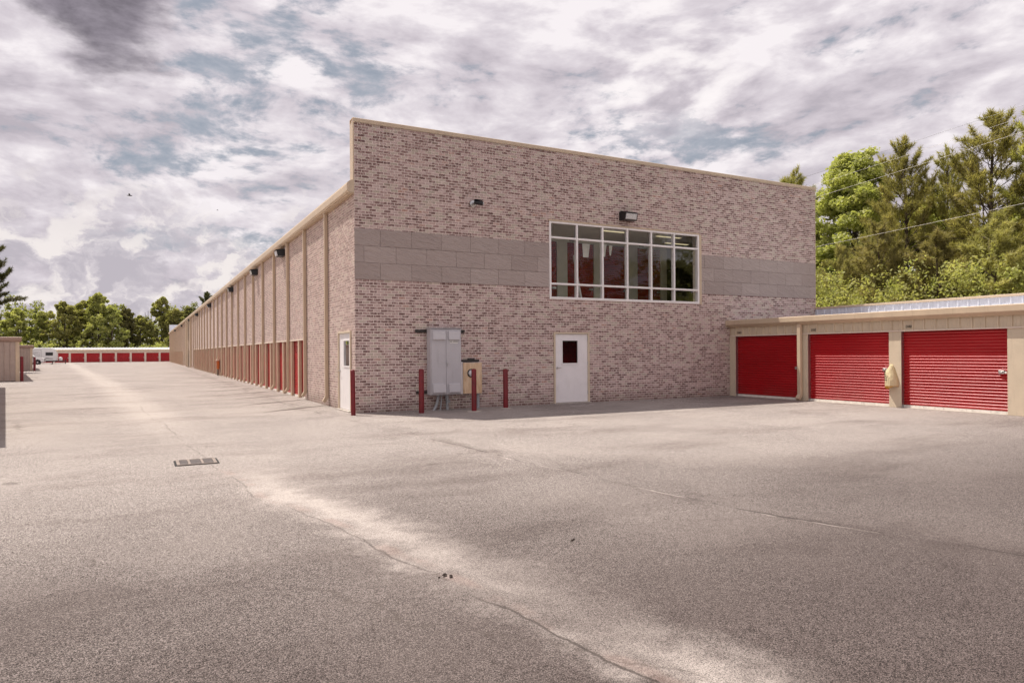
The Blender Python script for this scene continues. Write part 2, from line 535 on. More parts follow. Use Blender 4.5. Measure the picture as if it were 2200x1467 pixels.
def mat_asphalt():
    mt, nt, b = new_mat('weathered_asphalt')
    p = nt.pos(); x, y, z = nt.sep(p)
    p2 = nt.comb(x, y, 0.0)
    # aggregate: coarse and fine stone chips
    chip = nt.n.new('ShaderNodeTexVoronoi'); nt.link(p2, chip.inputs['Vector']); chip.inputs['Scale'].default_value = 210
    chv = nt.sep(chip.outputs['Color'])[0]
    fn = nt.noise(p2, 260, 3, 0.7)
    mid = nt.noise(p2, 14, 5, 0.65)
    agg = nt.math('ADD', nt.math('MULTIPLY', chv, 0.62), nt.math('MULTIPLY', fn, 0.38))
    c = nt.ramp(agg, [(0.22, (0.025, 0.020, 0.018)), (0.38, (0.125, 0.105, 0.094)), (0.55, (0.29, 0.25, 0.228)), (0.78, (0.70, 0.63, 0.585))])
    # binder wear, weathering patches
    wp = nt.vmath('ADD', p2, nt.scale(nt.vmath('SUBTRACT', nt.noise(p2, 0.5, 3, 0.5, col=True), (0.5, 0.5, 0.5)), (1.6, 1.6, 0)))
    patch = nt.noise(nt.scale(wp, (1.0, 0.7, 1)), 0.34, 6, 0.6)
    c = nt.mix(nt.smooth(patch, 0.42, 0.66, 0.0, 0.30), c, (0.42, 0.37, 0.335))
    dark = nt.noise(nt.scale(wp, (0.55, 1.5, 1)), 0.42, 6, 0.62)
    c = nt.mix(nt.smooth(dark, 0.46, 0.68, 0.0, 0.62), c, (0.60, 0.565, 0.56), 'MULTIPLY')
    c = nt.mix(nt.smooth(mid, 0.52, 0.72, 0, 0.7), c, (0.62, 0.59, 0.58), 'MULTIPLY')
    c = nt.mix(nt.smooth(mid, 0.45, 0.25, 0, 0.22), c, (0.48, 0.43, 0.40))
    # light fall-off towards the camera end of the yard, painted into the asphalt colour
    near_shade = nt.math('ADD', y, nt.math('MULTIPLY', nt.noise(p2, 0.25, 4, 0.5), 5.0))
    c = nt.mix(nt.smooth(near_shade, -4.5, -14.5, 0.0, 1.0), c, (0.29, 0.26, 0.262), 'MULTIPLY')

    def seam(knots):
        """x along the seam as a broken line in y"""
        (y0, x0) = knots[0]; e = None; prev = 0.0; acc = x0
        for i in range(len(knots) - 1):
            (ya, xa), (yb, xb) = knots[i], knots[i + 1]
            sl = (xb - xa) / (yb - ya)
            t = nt.math('MAXIMUM', nt.math('SUBTRACT', ya, y), 0.0)
            term = nt.math('MULTIPLY', t, -(sl - prev))
            acc = nt.math('ADD', acc, term); prev = sl
        wob = nt.math('ADD', nt.math('MULTIPLY', nt.math('SUBTRACT', nt.noise(p2, 1.7, 5, 0.65), 0.5), 0.16), nt.math('MULTIPLY', nt.math('SUBTRACT', nt.noise(p2, 0.35, 3, 0.5), 0.5), 0.5))
        return nt.math('ADD', nt.math('SUBTRACT', x, acc), wob)

    d1 = seam([(150, -18.5), (22.8, -6.52), (0.4, -4.77), (-6.5, -4.29), (-10.4, -3.92), (-14.8, -3.03), (-16.0, -2.83), (-19, -2.3)])
    # pale silt washed along the valley line, on its right
    sn = nt.noise(nt.scale(p2, (1.3, 0.5, 1)), 1.6, 5, 0.6)
    ds = nt.math('SUBTRACT', nt.math('SUBTRACT', d1, 0.30), nt.math('MULTIPLY', nt.math('SUBTRACT', nt.noise(p2, 2.6, 7, 0.7), 0.5), 1.3))
    silt = nt.math('MULTIPLY', nt.smooth(nt.math('ABSOLUTE', ds), 0.62, -0.1), nt.math('MULTIPLY', nt.smooth(y, -7.3, -10.0), nt.smooth(nt.noise(nt.scale(p2, (0.6, 0.35, 1)), 1.1, 3), 0.36, 0.60, 0.25, 1.0)))
    c = nt.mix(nt.math('MULTIPLY', silt, nt.smooth(agg, 0.25, 0.60, 0.38, 0.95)), c, (0.52, 0.46, 0.42))
    far_silt = nt.math('MULTIPLY', nt.smooth(nt.math('ABSOLUTE', d1), 1.1, 0.0), nt.smooth(y, -8.0, 3.0, 0, 0.30))
    c = nt.mix(far_silt, c, (0.55, 0.49, 0.44))
    red = nt.math('MULTIPLY', nt.smooth(nt.math('ABSOLUTE', nt.math('SUBTRACT', d1, 0.07)), 0.10, 0.02), nt.smooth(nt.noise(p2, 2.3, 3), 0.45, 0.62, 0, 0.45))
    c = nt.mix(nt.math('MULTIPLY', red, nt.smooth(y, -7.0, -8.0, 0, 0.45)), c, (0.38, 0.26, 0.22))
    brk = nt.smooth(nt.noise(p2, 0.8, 4, 0.6), 0.40, 0.50)
    cr1 = nt.math('MULTIPLY', nt.smooth(nt.math('ABSOLUTE', d1), 0.019, 0.003), nt.math('MAXIMUM', brk, nt.smooth(y, -14.2, -14.8)))
    c = nt.mix(nt.math('MULTIPLY', cr1, nt.smooth(y, -16.0, -11.0, 0.75, 0.3)), c, (0.05, 0.04, 0.035))
    # second paving joint
    d2 = seam([(3, -1.05), (-2.1, -0.63), (-11.4, 0.12), (-13.8, 0.41), (-15.75, 1.04), (-19, 2.3)])
    brk2 = nt.smooth(nt.noise(nt.vmath('ADD', p2, (9, 4, 0)), 0.9, 4, 0.6), 0.46, 0.54)
    cr2 = nt.math('MULTIPLY', nt.smooth(nt.math('ABSOLUTE', d2), 0.026, 0.006), brk2)
    c = nt.mix(nt.math('MULTIPLY', cr2, 0.8), c, (0.06, 0.05, 0.045))
    lip = nt.math('MULTIPLY', nt.smooth(nt.math('ABSOLUTE', nt.math('ADD', d2, 0.03)), 0.026, 0.008), nt.smooth(nt.noise(nt.vmath('ADD', p2, (2, 7, 0)), 1.2, 3), 0.52, 0.6))
    c = nt.mix(nt.math('MULTIPLY', lip, 0.28), c, (0.66, 0.58, 0.53))
    dam = nt.math('MULTIPLY', nt.smooth(nt.math('ABSOLUTE', nt.math('SUBTRACT', d2, 0.12)), 0.5, 0.0), nt.smooth(sn, 0.45, 0.62, 0, 0.42))
    c = nt.mix(dam, c, (0.40, 0.36, 0.35), 'MULTIPLY')
    # thin random shrinkage cracks
    vc = nt.vor(nt.vmath('ADD', p2, nt.scale(nt.vmath('SUBTRACT', nt.noise(p2, 1.1, 4, 0.6, col=True), (0.5, 0.5, 0.5)), (1.3, 1.3, 0))), 0.16, 'Distance', 'DISTANCE_TO_EDGE')
    cm = nt.math('MULTIPLY', nt.smooth(vc, 0.0045, 0.0012), nt.smooth(nt.noise(nt.vmath('ADD', p2, (5, 1, 0)), 0.3, 3), 0.54, 0.62, 0, 0.4))
    c = nt.mix(cm, c, (0.08, 0.065, 0.055))
    # run-off stains leaving each downspout of the long wall, running down-slope
    q = nt.math('SUBTRACT', nt.math('SUBTRACT', y, nt.math('MULTIPLY', x, 0.8)), 3.45)
    qm = nt.math('SUBTRACT', nt.math('MODULO', nt.math('ADD', q, 100 * 3.2384 + 1.6192), 3.2384), 1.6192)
    qm = nt.math('ADD', qm, nt.math('MULTIPLY', nt.math('SUBTRACT', nt.noise(p2, 1.5, 3), 0.5), 0.25))
    sx = nt.math('MULTIPLY', x, -1.0)
    wid = nt.math('ADD', 0.15, nt.math('MULTIPLY', sx, 0.09))
    stn = nt.math('MULTIPLY', nt.smooth(nt.math('ABSOLUTE', qm), wid, 0.0), nt.math('MULTIPLY', nt.smooth(sx, 2.9, 0.5), nt.smooth(sx, -0.02, 0.03)))
    stn = nt.math('MULTIPLY', stn, nt.math('MULTIPLY', nt.smooth(q, -1.0, -0.6), nt.smooth(y, 95, 70)))
    c = nt.mix(nt.smooth(stn, 0.0, 0.55, 0, 0.9), c, (0.30, 0.25, 0.235), 'MULTIPLY')
    # drips and oil spots
    sp = nt.vor(p2, 0.55)
    spot = nt.smooth(nt.math('ADD', sp, nt.math('MULTIPLY', nt.noise(p2, 6, 3), 0.12)), 0.14, 0.09, 0, 0.5)
    spot = nt.math('MULTIPLY', spot, nt.smooth(nt.noise(p2, 0.2, 2), 0.5, 0.56))
    c = nt.mix(spot, c, (0.09, 0.075, 0.065))
    c = nt.mix(1.0, c, (1.09, 1.09, 1.09), 'MULTIPLY')
    nt.link(c, b.inputs['Base Color'])
    b.inputs['Roughness'].default_value = 0.93
    b.inputs['Specular IOR Level'].default_value = 0.25
    hgt = nt.math('SUBTRACT', nt.math('ADD', nt.math('MULTIPLY', chv, 0.5), fn), nt.math('MULTIPLY', nt.math('MAXIMUM', cr1, cr2), 2.5))
    nt.link(nt.bump(hgt, 0.45, 0.006), b.inputs['Normal'])
    return mt


def mat_glass(name='window_glass', tint=(0.90, 0.91, 0.88), ior=1.40):
    mt = D.materials.new(name); mt.use_nodes = True
    nt = NT(mt.node_tree); nt.n.remove(nt.n['Principled BSDF'])
    tr = nt.n.new('ShaderNodeBsdfTransparent'); tr.inputs[0].default_value = (*tint, 1)
    gl = nt.n.new('ShaderNodeBsdfGlossy'); gl.inputs['Roughness'].default_value = 0.015
    fr = nt.n.new('ShaderNodeFresnel'); fr.inputs['IOR'].default_value = ior
    nz = nt.bump(nt.noise(nt.pos(), 1.1, 2), 0.05, 0.05)
    nt.link(nz, gl.inputs['Normal'])
    mx = nt.n.new('ShaderNodeMixShader')
    nt.link(fr.outputs[0], mx.inputs[0]); nt.link(tr.outputs[0], mx.inputs[1]); nt.link(gl.outputs[0], mx.inputs[2])
    nt.link(mx.outputs[0], nt.n['Material Output'].inputs[0])
    return mt


def mat_leaf(name, c0, c1, c2, trans=0.35):
    mt = D.materials.new(name); mt.use_nodes = True
    nt = NT(mt.node_tree); b = nt.n['Principled BSDF']
    oi = nt.n.new('ShaderNodeObjectInfo')
    p = nt.pos()
    n = nt.noise(nt.scale(p, (1, 1, 1)), 0.9, 3, 0.6)
    n2 = nt.noise(p, 7.0, 2, 0.6)
    f = nt.math('ADD', nt.math('MULTIPLY', n, 0.6), nt.math('MULTIPLY', n2, 0.4))
    c = nt.ramp(f, [(0.33, c0), (0.5, c1), (0.66, c2)])
    hs = nt.n.new('ShaderNodeHueSaturation')
    nt.link(c, hs.inputs['Color'])
    nt.link(nt.math('ADD', 0.485, nt.math('MULTIPLY', oi.outputs['Random'], 0.03)), hs.inputs['Hue'])
    nt.link(nt.math('ADD', 0.8, nt.math('MULTIPLY', oi.outputs['Random'], 0.4)), hs.inputs['Value'])
    c = hs.outputs[0]
    b.inputs['Roughness'].default_value = 0.55
    b.inputs['Specular IOR Level'].default_value = 0.25
    nt.link(c, b.inputs['Base Color'])
    tl = nt.n.new('ShaderNodeBsdfTranslucent')
    nt.link(nt.mix(1.0, c, (1.25, 1.3, 0.7), 'MULTIPLY'), tl.inputs[0])
    mx = nt.n.new('ShaderNodeMixShader'); mx.inputs[0].default_value = trans
    nt.link(b.outputs[0], mx.inputs[1]); nt.link(tl.outputs[0], mx.inputs[2])
    nt.link(mx.outputs[0], nt.n['Material Output'].inputs[0])
    return mt


M = {}
M['brick_x'] = mat_brick('x'); M['brick_y'] = mat_brick('y'); M['mortar'] = mat_mortar(); M['brick_far'] = mat_brickwall_far()
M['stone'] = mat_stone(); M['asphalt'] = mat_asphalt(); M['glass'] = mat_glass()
M['door_glass'] = mat_glass('door_glass', (0.5, 0.5, 0.5), 1.6)
M['tan'] = simple('tan_paint', (0.60, 0.47, 0.335), 0.42, var=0.06, dirt=((0.30, 0.22, 0.15), 0.25))
M['pale_tan'] = simple('pale_tan_paint', (0.66, 0.55, 0.41), 0.45, var=0.05, dirt=((0.38, 0.30, 0.22), 0.22))
M['trim'] = simple('pale_trim', (0.74, 0.62, 0.52), 0.45, var=0.06)
M['mauve_tan'] = simple('mauve_tan_panel', (0.42, 0.33, 0.28), 0.5, var=0.07, dirt=((0.28, 0.2, 0.17), 0.3))
M['mauve_trim'] = simple('mauve_brown_trim', (0.33, 0.22, 0.17), 0.5, var=0.06)
M['white_door'] = simple('white_door_paint', (0.86, 0.83, 0.83), 0.4, var=0.04, dirt=((0.5, 0.45, 0.4), 0.18))
M['alu'] = simple('white_aluminium', (0.88, 0.84, 0.82), 0.38, var=0.03)
M['galv'] = simple('galvalume_sheet', (0.70, 0.71, 0.76), 0.35, 0.12, var=0.08, nscale=4, dirt=((0.36, 0.36, 0.38), 0.3))
M['red'] = simple('red_door_paint', (0.47, 0.004, 0.010), 0.30, var=0.10, nscale=1.3, spec=0.6)
mt, nt, b = new_mat('red_door_enamel')
p = nt.pos(); x_, y_, z_ = nt.sep(p)
fade = nt.noise(nt.scale(p, (1, 0.5, 1)), 1.1, 4, 0.55)
cc = nt.ramp(fade, [(0.3, (0.36, 0.003, 0.007)), (0.7, (0.47, 0.008, 0.014))])
dg = nt.noise(nt.scale(p, (1.5, 1.5, 0.8)), 1.6, 3, 0.5)
cc = nt.mix(nt.math('MULTIPLY', nt.smooth(z_, 0.55, 0.05), nt.smooth(dg, 0.45, 0.65, 0.0, 0.3)), cc, (0.34, 0.08, 0.06))
nt.link(cc, b.inputs['Base Color'])
b.inputs['Roughness'].default_value = 0.34
b.inputs['Specular IOR Level'].default_value = 0.6
M['red'] = mt
M['dark_red'] = simple('dark_red_paint', (0.17, 0.004, 0.009), 0.38, var=0.25, nscale=9, dirt=((0.05, 0.012, 0.01), 0.45), spec=0.5)
M['sill'] = simple('door_bottom_bar', (0.80, 0.75, 0.68), 0.55, var=0.14, nscale=8, dirt=((0.2, 0.16, 0.13), 0.5))
M['black'] = simple('black_metal', (0.012, 0.012, 0.014), 0.35, var=0.2)
M['dark'] = simple('dark_void', (0.02, 0.018, 0.018), 0.9, var=0.2)
M['bronze'] = simple('dark_bronze_metal', (0.035, 0.03, 0.026), 0.4, var=0.2)
M['lens'] = simple('prismatic_lens', (0.62, 0.60, 0.60), 0.12, var=0.25, nscale=18, spec=0.8)
M['cab'] = simple('cabinet_grey_paint', (0.52, 0.50, 0.52), 0.45, var=0.05, nscale=2, dirt=((0.30, 0.29, 0.29), 0.3))
M['cab_l'] = simple('cabinet_vent_paint', (0.58, 0.56, 0.58), 0.45, var=0.05)
M['steel'] = simple('brushed_steel', (0.55, 0.54, 0.53), 0.3, 0.9, var=0.1)
M['conduit'] = simple('pvc_conduit', (0.33, 0.34, 0.35), 0.5, var=0.15, nscale=8, dirt=((0.5, 0.47, 0.45), 0.4))
M['concrete'] = simple('concrete', (0.46, 0.41, 0.36), 0.9, var=0.15, nscale=12, bumpk=0.3)
M['rubber'] = simple('tyre_rubber', (0.02, 0.02, 0.02), 0.8, var=0.2)
M['vehicle'] = simple('white_vehicle_paint', (0.74, 0.73, 0.72), 0.25, var=0.03, dirt=((0.5, 0.47, 0.43), 0.15))
M['ink'] = simple('black_lettering', (0.015, 0.014, 0.016), 0.5, var=0.1)
M['paper'] = simple('white_paper', (0.78, 0.76, 0.72), 0.8, var=0.06)
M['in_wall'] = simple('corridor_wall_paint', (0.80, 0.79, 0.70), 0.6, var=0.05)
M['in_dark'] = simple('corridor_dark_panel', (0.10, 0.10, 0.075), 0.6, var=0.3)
M['in_red'] = simple('inner_red_door', (0.34, 0.014, 0.010), 0.3, var=0.25, nscale=2)
M['orange'] = simple('orange_paint', (0.55, 0.16, 0.03), 0.5, var=0.15)
M['bark'] = simple('grey_brown_bark', (0.10, 0.075, 0.058), 0.95, var=0.4, nscale=9, bumpk=0.8)
M['pine_bark'] = simple('pine_bark', (0.085, 0.058, 0.045), 0.95, var=0.45, nscale=7, bumpk=0.8)
M['leaf_bright'] = mat_leaf('spring_leaf', (0.25, 0.265, 0.085), (0.41, 0.41, 0.15), (0.57, 0.54, 0.25), 0.5)
M['leaf_mid'] = mat_leaf('mid_leaf', (0.22, 0.22, 0.075), (0.37, 0.36, 0.13), (0.53, 0.49, 0.22), 0.5)
M['leaf_dark'] = mat_leaf('dark_leaf', (0.14, 0.142, 0.055), (0.25, 0.245, 0.095), (0.38, 0.36, 0.16), 0.45)
M['needle'] = mat_leaf('pine_needle', (0.22, 0.205, 0.075), (0.41, 0.38, 0.14), (0.62, 0.55, 0.26), 0.5)
M['needle_dark'] = mat_leaf('dark_pine_needle', (0.06, 0.065, 0.028), (0.11, 0.112, 0.045), (0.19, 0.18, 0.075), 0.3)
M['needle_lime'] = mat_leaf('young_pine_needle', (0.28, 0.26, 0.10), (0.42, 0.385, 0.165), (0.58, 0.52, 0.27), 0.45)
M['grass'] = simple('rough_grass', (0.07, 0.085, 0.03), 0.95, var=0.45, nscale=0.7, bumpk=0.6)
M['drain_frame'] = simple('rusty_drain_frame', (0.26, 0.21, 0.18), 0.8, var=0.3, nscale=25)
M['drain_bar'] = simple('worn_grate_iron', (0.16, 0.135, 0.125), 0.6, var=0.3, nscale=20)
M['litter'] = simple('dried_mud_clump', (0.05, 0.035, 0.028), 0.95, var=0.4, nscale=30)


def mat_light(name, col, strength):
    mt = D.materials.new(name); mt.use_nodes = True
    b = mt.node_tree.nodes['Principled BSDF']
    b.inputs['Emission Color'].default_value = (*col, 1); b.inputs['Emission Strength'].default_value = strength
    b.inputs['Base Color'].default_value = (0.8, 0.8, 0.8, 1)
    return mt


M['tube'] = mat_light('fluorescent_tube', (1.0, 0.85, 0.5), 0.55)

# ------------------------------------------------------------------ ground
g = MB(); g.add([(-3000, -3000, -0.08), (3000, -3000, -0.08), (3000, 3000, -0.08), (-3000, 3000, -0.08)], [(0, 1, 2, 3)])
tag(g.build('ground', M['grass']), 'rough green ground around the paved yard', None, None, 'structure')
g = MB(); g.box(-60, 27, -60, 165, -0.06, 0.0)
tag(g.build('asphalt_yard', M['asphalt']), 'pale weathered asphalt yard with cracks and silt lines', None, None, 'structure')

# ------------------------------------------------------------------ main storage building
W, L, HT = 18.3, 150.0, 8.0
EAVE = 6.0
WX0, WX1, WZ0, WZ1 = 6.127, 12.277, 3.28, 5.715      # window
DX0, DX1, DZ1 = 6.268, 7.601, 2.25                   # front door frame outside
BZ0, BZ1 = 3.64, 5.024                               # stone band
SD0, SD1, SDZ = 0.364, 1.77, 2.255                   # side door frame outside
HZ = 2.15                                            # header of side openings
O1A, O1B = 6.62, 67.8
O2A, O2B = 91.5, 149.0

bld = empty('storage_building', (W / 2, L / 2, 0), 'long two-storey brick storage building with flat parapet front and tan gutter', 'building')

# walls (mortar faces; the bricks stand proud of them)
wl = MB()
T = 0.3


def wall_rects(rects, horiz):
    for (a, b_, z0, z1) in rects:
        if horiz: wl.box(a, b_, 0.0, T, z0, z1)
        else: wl.box(0.0, 0.24, a, b_, z0, z1)


wall_rects([(0, W, 0, DZ1 - 0) if False else (0, DX0, 0, DZ1), (DX1, W, 0, DZ1), (0, W, DZ1, WZ0), (0, WX0, WZ0, WZ1), (WX1, W, WZ0, WZ1), (0, W, WZ1, HT)], True)
wl.build('front_wall', M['mortar'], bld)
wl = MB()
wall_rects([(T, SD0, 0, SDZ), (SD1, O1A, 0, SDZ), (O1A, 40, HZ, EAVE), (T, O1A, SDZ, EAVE)], False)
wl.build('side_wall', M['mortar'], bld)
wl = MB()
wall_rects([(40, O1B, HZ, EAVE), (O1B, 73.4, 0, EAVE), (77.6, O2A, 0, EAVE), (O2A, O2B, HZ, EAVE), (O2B, L, 0, EAVE)], False)
wl.build('side_wall', M['brick_far'], bld)
# rest of the shell
sh = MB(); sh.box(W - 0.3, W, T, L - T, 0, 6.0); sh.box(0, W, L - T, L, 0, HT - 0.003)
sh.build('rear_wall', M['galv'], bld)
rf = MB(); rf.add([(-0.05, T, 6.05), (W / 2, T, 6.55), (W, T, 6.05), (-0.05, L - T, 6.05), (W / 2, L - T, 6.55), (W, L - T, 6.05)], [(0, 1, 4, 3), (1, 2, 5, 4)])
rf.build('roof', M['galv'], bld)
# galvalume ribs on the inside of the far parapet
rb = MB()
for i in range(58):
    x = 0.15 + i * 0.31
    rb.prism([(x, L - T - 0.03), (x + 0.03, L - T - 0.03), (x + 0.05, L - T - 0.002), (x - 0.02, L - T - 0.002)], 'z', 6.1, HT - 0.1)
tag(rb.build('parapet_ribs', M['galv'], bld), kind='stuff')

# floor slab dark backing behind the long openings so that doors close properly
bk = MB(); bk.box(0.22, 0.24, O1A, O1B, 0, HZ); bk.box(0.22, 0.24, O2A, O2B, 0, HZ)
bk.build('opening_backing', M['dark'], bld)


# bricks ------------------------------------------------------------
def subtract(iv, holes):
    out = [iv]
    for h0, h1 in holes:
        nx = []
        for a, b_ in out:
            if h1 <= a or h0 >= b_: nx.append((a, b_)); continue
            if h0 > a: nx.append((a, h0))
            if h1 < b_: nx.append((h1, b_))
        out = nx
    return out


def lay_bricks(u0, u1, z0, z1, holes, seed):
    """holes (u0,u1,z0,z1). returns rows of (ua,ub,za,zb,whole)"""
    r = random.Random(seed); out = []
    k0 = int(math.floor(z0 / BH)); k1 = int(math.ceil(z1 / BH))
    for k in range(k0, k1):
        za, zb = k * BH + MORT / 2, (k + 1) * BH - MORT / 2
        zr = subtract((max(za, z0), min(zb, z1)), [])
        if zr[0][1] - zr[0][0] < 0.012: continue
        za, zb = zr[0]; mid = (za + zb) / 2
        hs = [(h[0], h[1]) for h in holes if h[2] < mid < h[3]]
        par = (k % 2) * 0.5
        for a, b_ in subtract((u0, u1), hs):
            i0 = int(math.floor(a / BL - par)); i1 = int(math.ceil(b_ / BL - par))
            for i in range(i0, i1):
                ua, ub = (i + par) * BL + MORT / 2, (i + 1 + par) * BL - MORT / 2
                wa, wb = max(ua, a), min(ub, b_)
                if wb - wa < 0.02: continue
                whole = (wb - wa) > (ub - ua) - 1e-4 and (zb - za) > BH - MORT - 1e-4
                out.append((wa, wb, za, zb, whole))
    return out


fb = lay_bricks(0.004, W - 0.004, 0.0, HT - 0.10, [(0, W, BZ0, BZ1), (WX0, WX1, WZ0, WZ1), (DX0, DX1, 0, DZ1)], 1)
camp = cam.matrix_world.translation
fb.sort(key=lambda q: (not q[4], (q[0] - camp.x) ** 2 + camp.y ** 2 + (q[2] - camp.z) ** 2))
near, rest = fb[:300], fb[300:]
PR = 0.007
me_brick = MB(); me_brick.bbox(-(BL - MORT) / 2, (BL - MORT) / 2, -PR, 0.004, 0, BH - MORT, 0.002)
me_b = me_brick.mesh('brick', M['brick_x'])
for (a, b_, c_, d_, wh) in near:
    o = D.objects.new('brick', me_b); COL.objects.link(o)
    o.location = ((a + b_) / 2, rng.uniform(-0.0015, 0.0015), c_)
    adopt(o, bld)
B = np.array([(a, b_, -PR + random.uniform(-0.002, 0.002), 0.002, c_, d_) for (a, b_, c_, d_, wh) in rest])
tag(link_obj('brickwork', box_mesh_np('brickwork', B, M['brick_x'], ('-y', '-x', '+x', '+z', '-z')), bld), kind='stuff')
sb = lay_bricks(0.0, 40.0, 0.0, EAVE, [(SD0, SD1, 0, SDZ), (O1A, 40, 0, HZ)], 2)
B = np.array([(-PR + random.uniform(-0.002, 0.002), 0.002, a, b_, c_, d_) for (a, b_, c_, d_, wh) in sb])
tag(link_obj('brickwork', box_mesh_np('brickwork_side', B, M['brick_y'], ('-x', '-y', '+z', '-z')), bld), kind='stuff')

# stone panels --------------------------------------------------------
PW, G = 0.909, 0.006
rows = [(BZ0, BZ0 + 0.4613, 0.705), (BZ0 + 0.4613, BZ0 + 0.9226, 0.25), (BZ0 + 0.9226, BZ1, 0.709)]
mesh_cache = {}
for z0, z1, off in rows:
    edges = [0.0] + [off + i * PW for i in range(21) if off + i * PW < W - 0.02] + [W]
    for a, b_ in zip(edges[:-1], edges[1:]):
        for c_, d_ in subtract((a, b_), [(WX0 - 0.002, WX1 + 0.002)]):
            if d_ - c_ < 0.03: continue
            key = (round(d_ - c_, 3), round(z1 - z0, 3))
            if key not in mesh_cache:
                q = MB(); ww = d_ - c_ - G
                q.bbox(-ww / 2, ww / 2, -0.022, 0.0, 0, z1 - z0 - G, 0.004)
                mesh_cache[key] = q.mesh('stone_panel', M['stone'])
            link_obj('stone_panel', mesh_cache[key], bld, ((c_ + d_) / 2, -0.001 + random.uniform(-0.002, 0.002), z0 + G / 2))
q = MB(); q.box(0, WX0, -0.004, 0.0, BZ0, BZ1); q.box(WX1, W, -0.004, 0.0, BZ0, BZ1)
q.build('panel_backing', M['dark'], bld)

# coping and corner trims ----------------------------------------------
q = MB(); q.prism([(-0.035, HT - 0.10), (-0.035, HT - 0.0), (0.0, HT + 0.018), (T, HT + 0.018), (T + 0.03, HT), (T + 0.03, HT - 0.1), (T, HT - 0.1), (T, HT), (0, HT), (-0.012, HT - 0.1)], 'x', -0.03, W + 0.03)
q.build('coping', M['tan'], bld)
q = MB(); q.box(-0.03, 0.0, 0.012, T + 0.02, EAVE + 0.3, HT - 0.1); q.box(W, W + 0.03, -0.002, T, 0, HT - 0.1)
q.build('corner_trim', M['tan'], bld)

# gutter ----------------------------------------------------------------
gx = [(0.0, 5.985), (-0.155, 5.985), (-0.20, 6.03), (-0.205, 6.19), (-0.185, 6.25), (-0.14, 6.29), (-0.06, 6.33), (0.0, 6.335)]
q = MB(); q.prism(gx, 'y', 0.0, L)
q.build('gutter', M['tan'], bld)
q = MB(); q.box(-0.13, -0.001, 0.02, L, 5.955, 5.984)
q.build('soffit_trim', M['tan'], bld)

# downspouts --------------------------------------------------------------
q = MB()
q.bbox(-0.12, -0.012, -0.10, 0.0, 0.28, 5.955, 0.008)
q.prism([(-0.12, 0.30), (-0.012, 0.30), (-0.012, 0.26), (-0.13, 0.10), (-0.20, 0.16)], 'y', -0.10, 0.0)
ds_mesh = q.mesh('downspout', M['tan'])
ys = [6.378 + 3.2384 * k for k in range(-1, 44)]
ys = [y for y in ys if not (72.9 < y < 78.2) and y < 149]
for y in ys:
    link_obj('downspout', ds_mesh, bld, (0, y, 0))

# posts and doors of the long openings ---------------------------------------
q = MB(); q.bbox(-0.006, 0.095, -0.22, 0.0, 0, HZ, 0.006)
post_mesh = q.mesh('post', M['tan'])
for (a, b_) in ((O1A, O1B), (O2A, O2B)):
    k = 0
    while True:
        y1 = 7.95 + 3.2384 * k; y2 = 9.41 + 3.2384 * k; k += 1
        if y1 > b_: break
        for yy in (y1, y2):
            if a + 0.3 < yy < b_: link_obj('post', post_mesh, bld, (0, yy, 0))


def roller_mesh(width, height, rib, amp, mats, axis):
    """corrugated curtain; axis 'y': spans y from 0 to -width facing -x; returns mesh with a bottom bar"""
    n = int(round((height - 0.07) / rib)); seg = 6; prof = []
    for i in range(n * seg + 1):
        t = (i % seg) / seg
        prof.append((-amp * (0.0, 0.35, 0.72, 0.95, 1.0, 0.45)[i % seg], 0.07 + i * rib / seg))
    vs = []; fs = []
    for j, (x, z) in enumerate(prof):
        vs += [(x, 0, z), (x, -width, z)]
    for j in range(len(prof) - 1):
        fs.append((2 * j, 2 * j + 1, 2 * j + 3, 2 * j + 2))
    q = MB(); q.add(vs, fs); q.cur = 1
    q.box(-amp - 0.012, 0.0, -width, 0.0, 0.0, 0.068)
    me = D.meshes.new('roller'); me.from_pydata(q.v, [], q.f)
    for mt in mats: me.materials.append(mt)
    me.polygons.foreach_set('material_index', q.mi)
    me.polygons.foreach_set('use_smooth', [True] * len(me.polygons))
    try: me.set_sharp_from_angle(angle=math.radians(50))
    except Exception: pass
    me.update()
    return me


lat = MB(); lat.bbox(-0.035, 0.0, -0.13, 0.0, 0.0, 0.085, 0.004); lat.bbox(-0.055, -0.03, -0.09, -0.05, 0.02, 0.06, 0.004)
latch_mesh = lat.mesh('latch', M['steel'])
side_roll = roller_mesh(1.62, HZ, 0.0745, 0.020, (M['red'], M['sill']), 'y')
for (a, b_) in ((O1A, O1B), (O2A, O2B)):
    n = int((b_ - a) / 1.6192)
    for i in range(n + 1):
        y0 = a + (i + 1) * 1.6192
        if y0 > b_ + 0.9: break
        o = link_obj('roll_up_door', side_roll, bld, (0.118, min(y0, b_), 0.0))
# pale drip trim over the openings
q = MB(); q.box(-0.02, 0.0, O1A, O1B, HZ - 0.045, HZ + 0.02); q.box(-0.02, 0.0, O2A, O2B, HZ - 0.045, HZ + 0.02)
q.build('header_trim', M['trim'], bld)
# brick pier at the near end of the opening returns
q = MB(); q.box(0.002, 0.22, O1A - 0.06, O1A + 0.001, 0, HZ); q.build('jamb', M['tan'], bld)

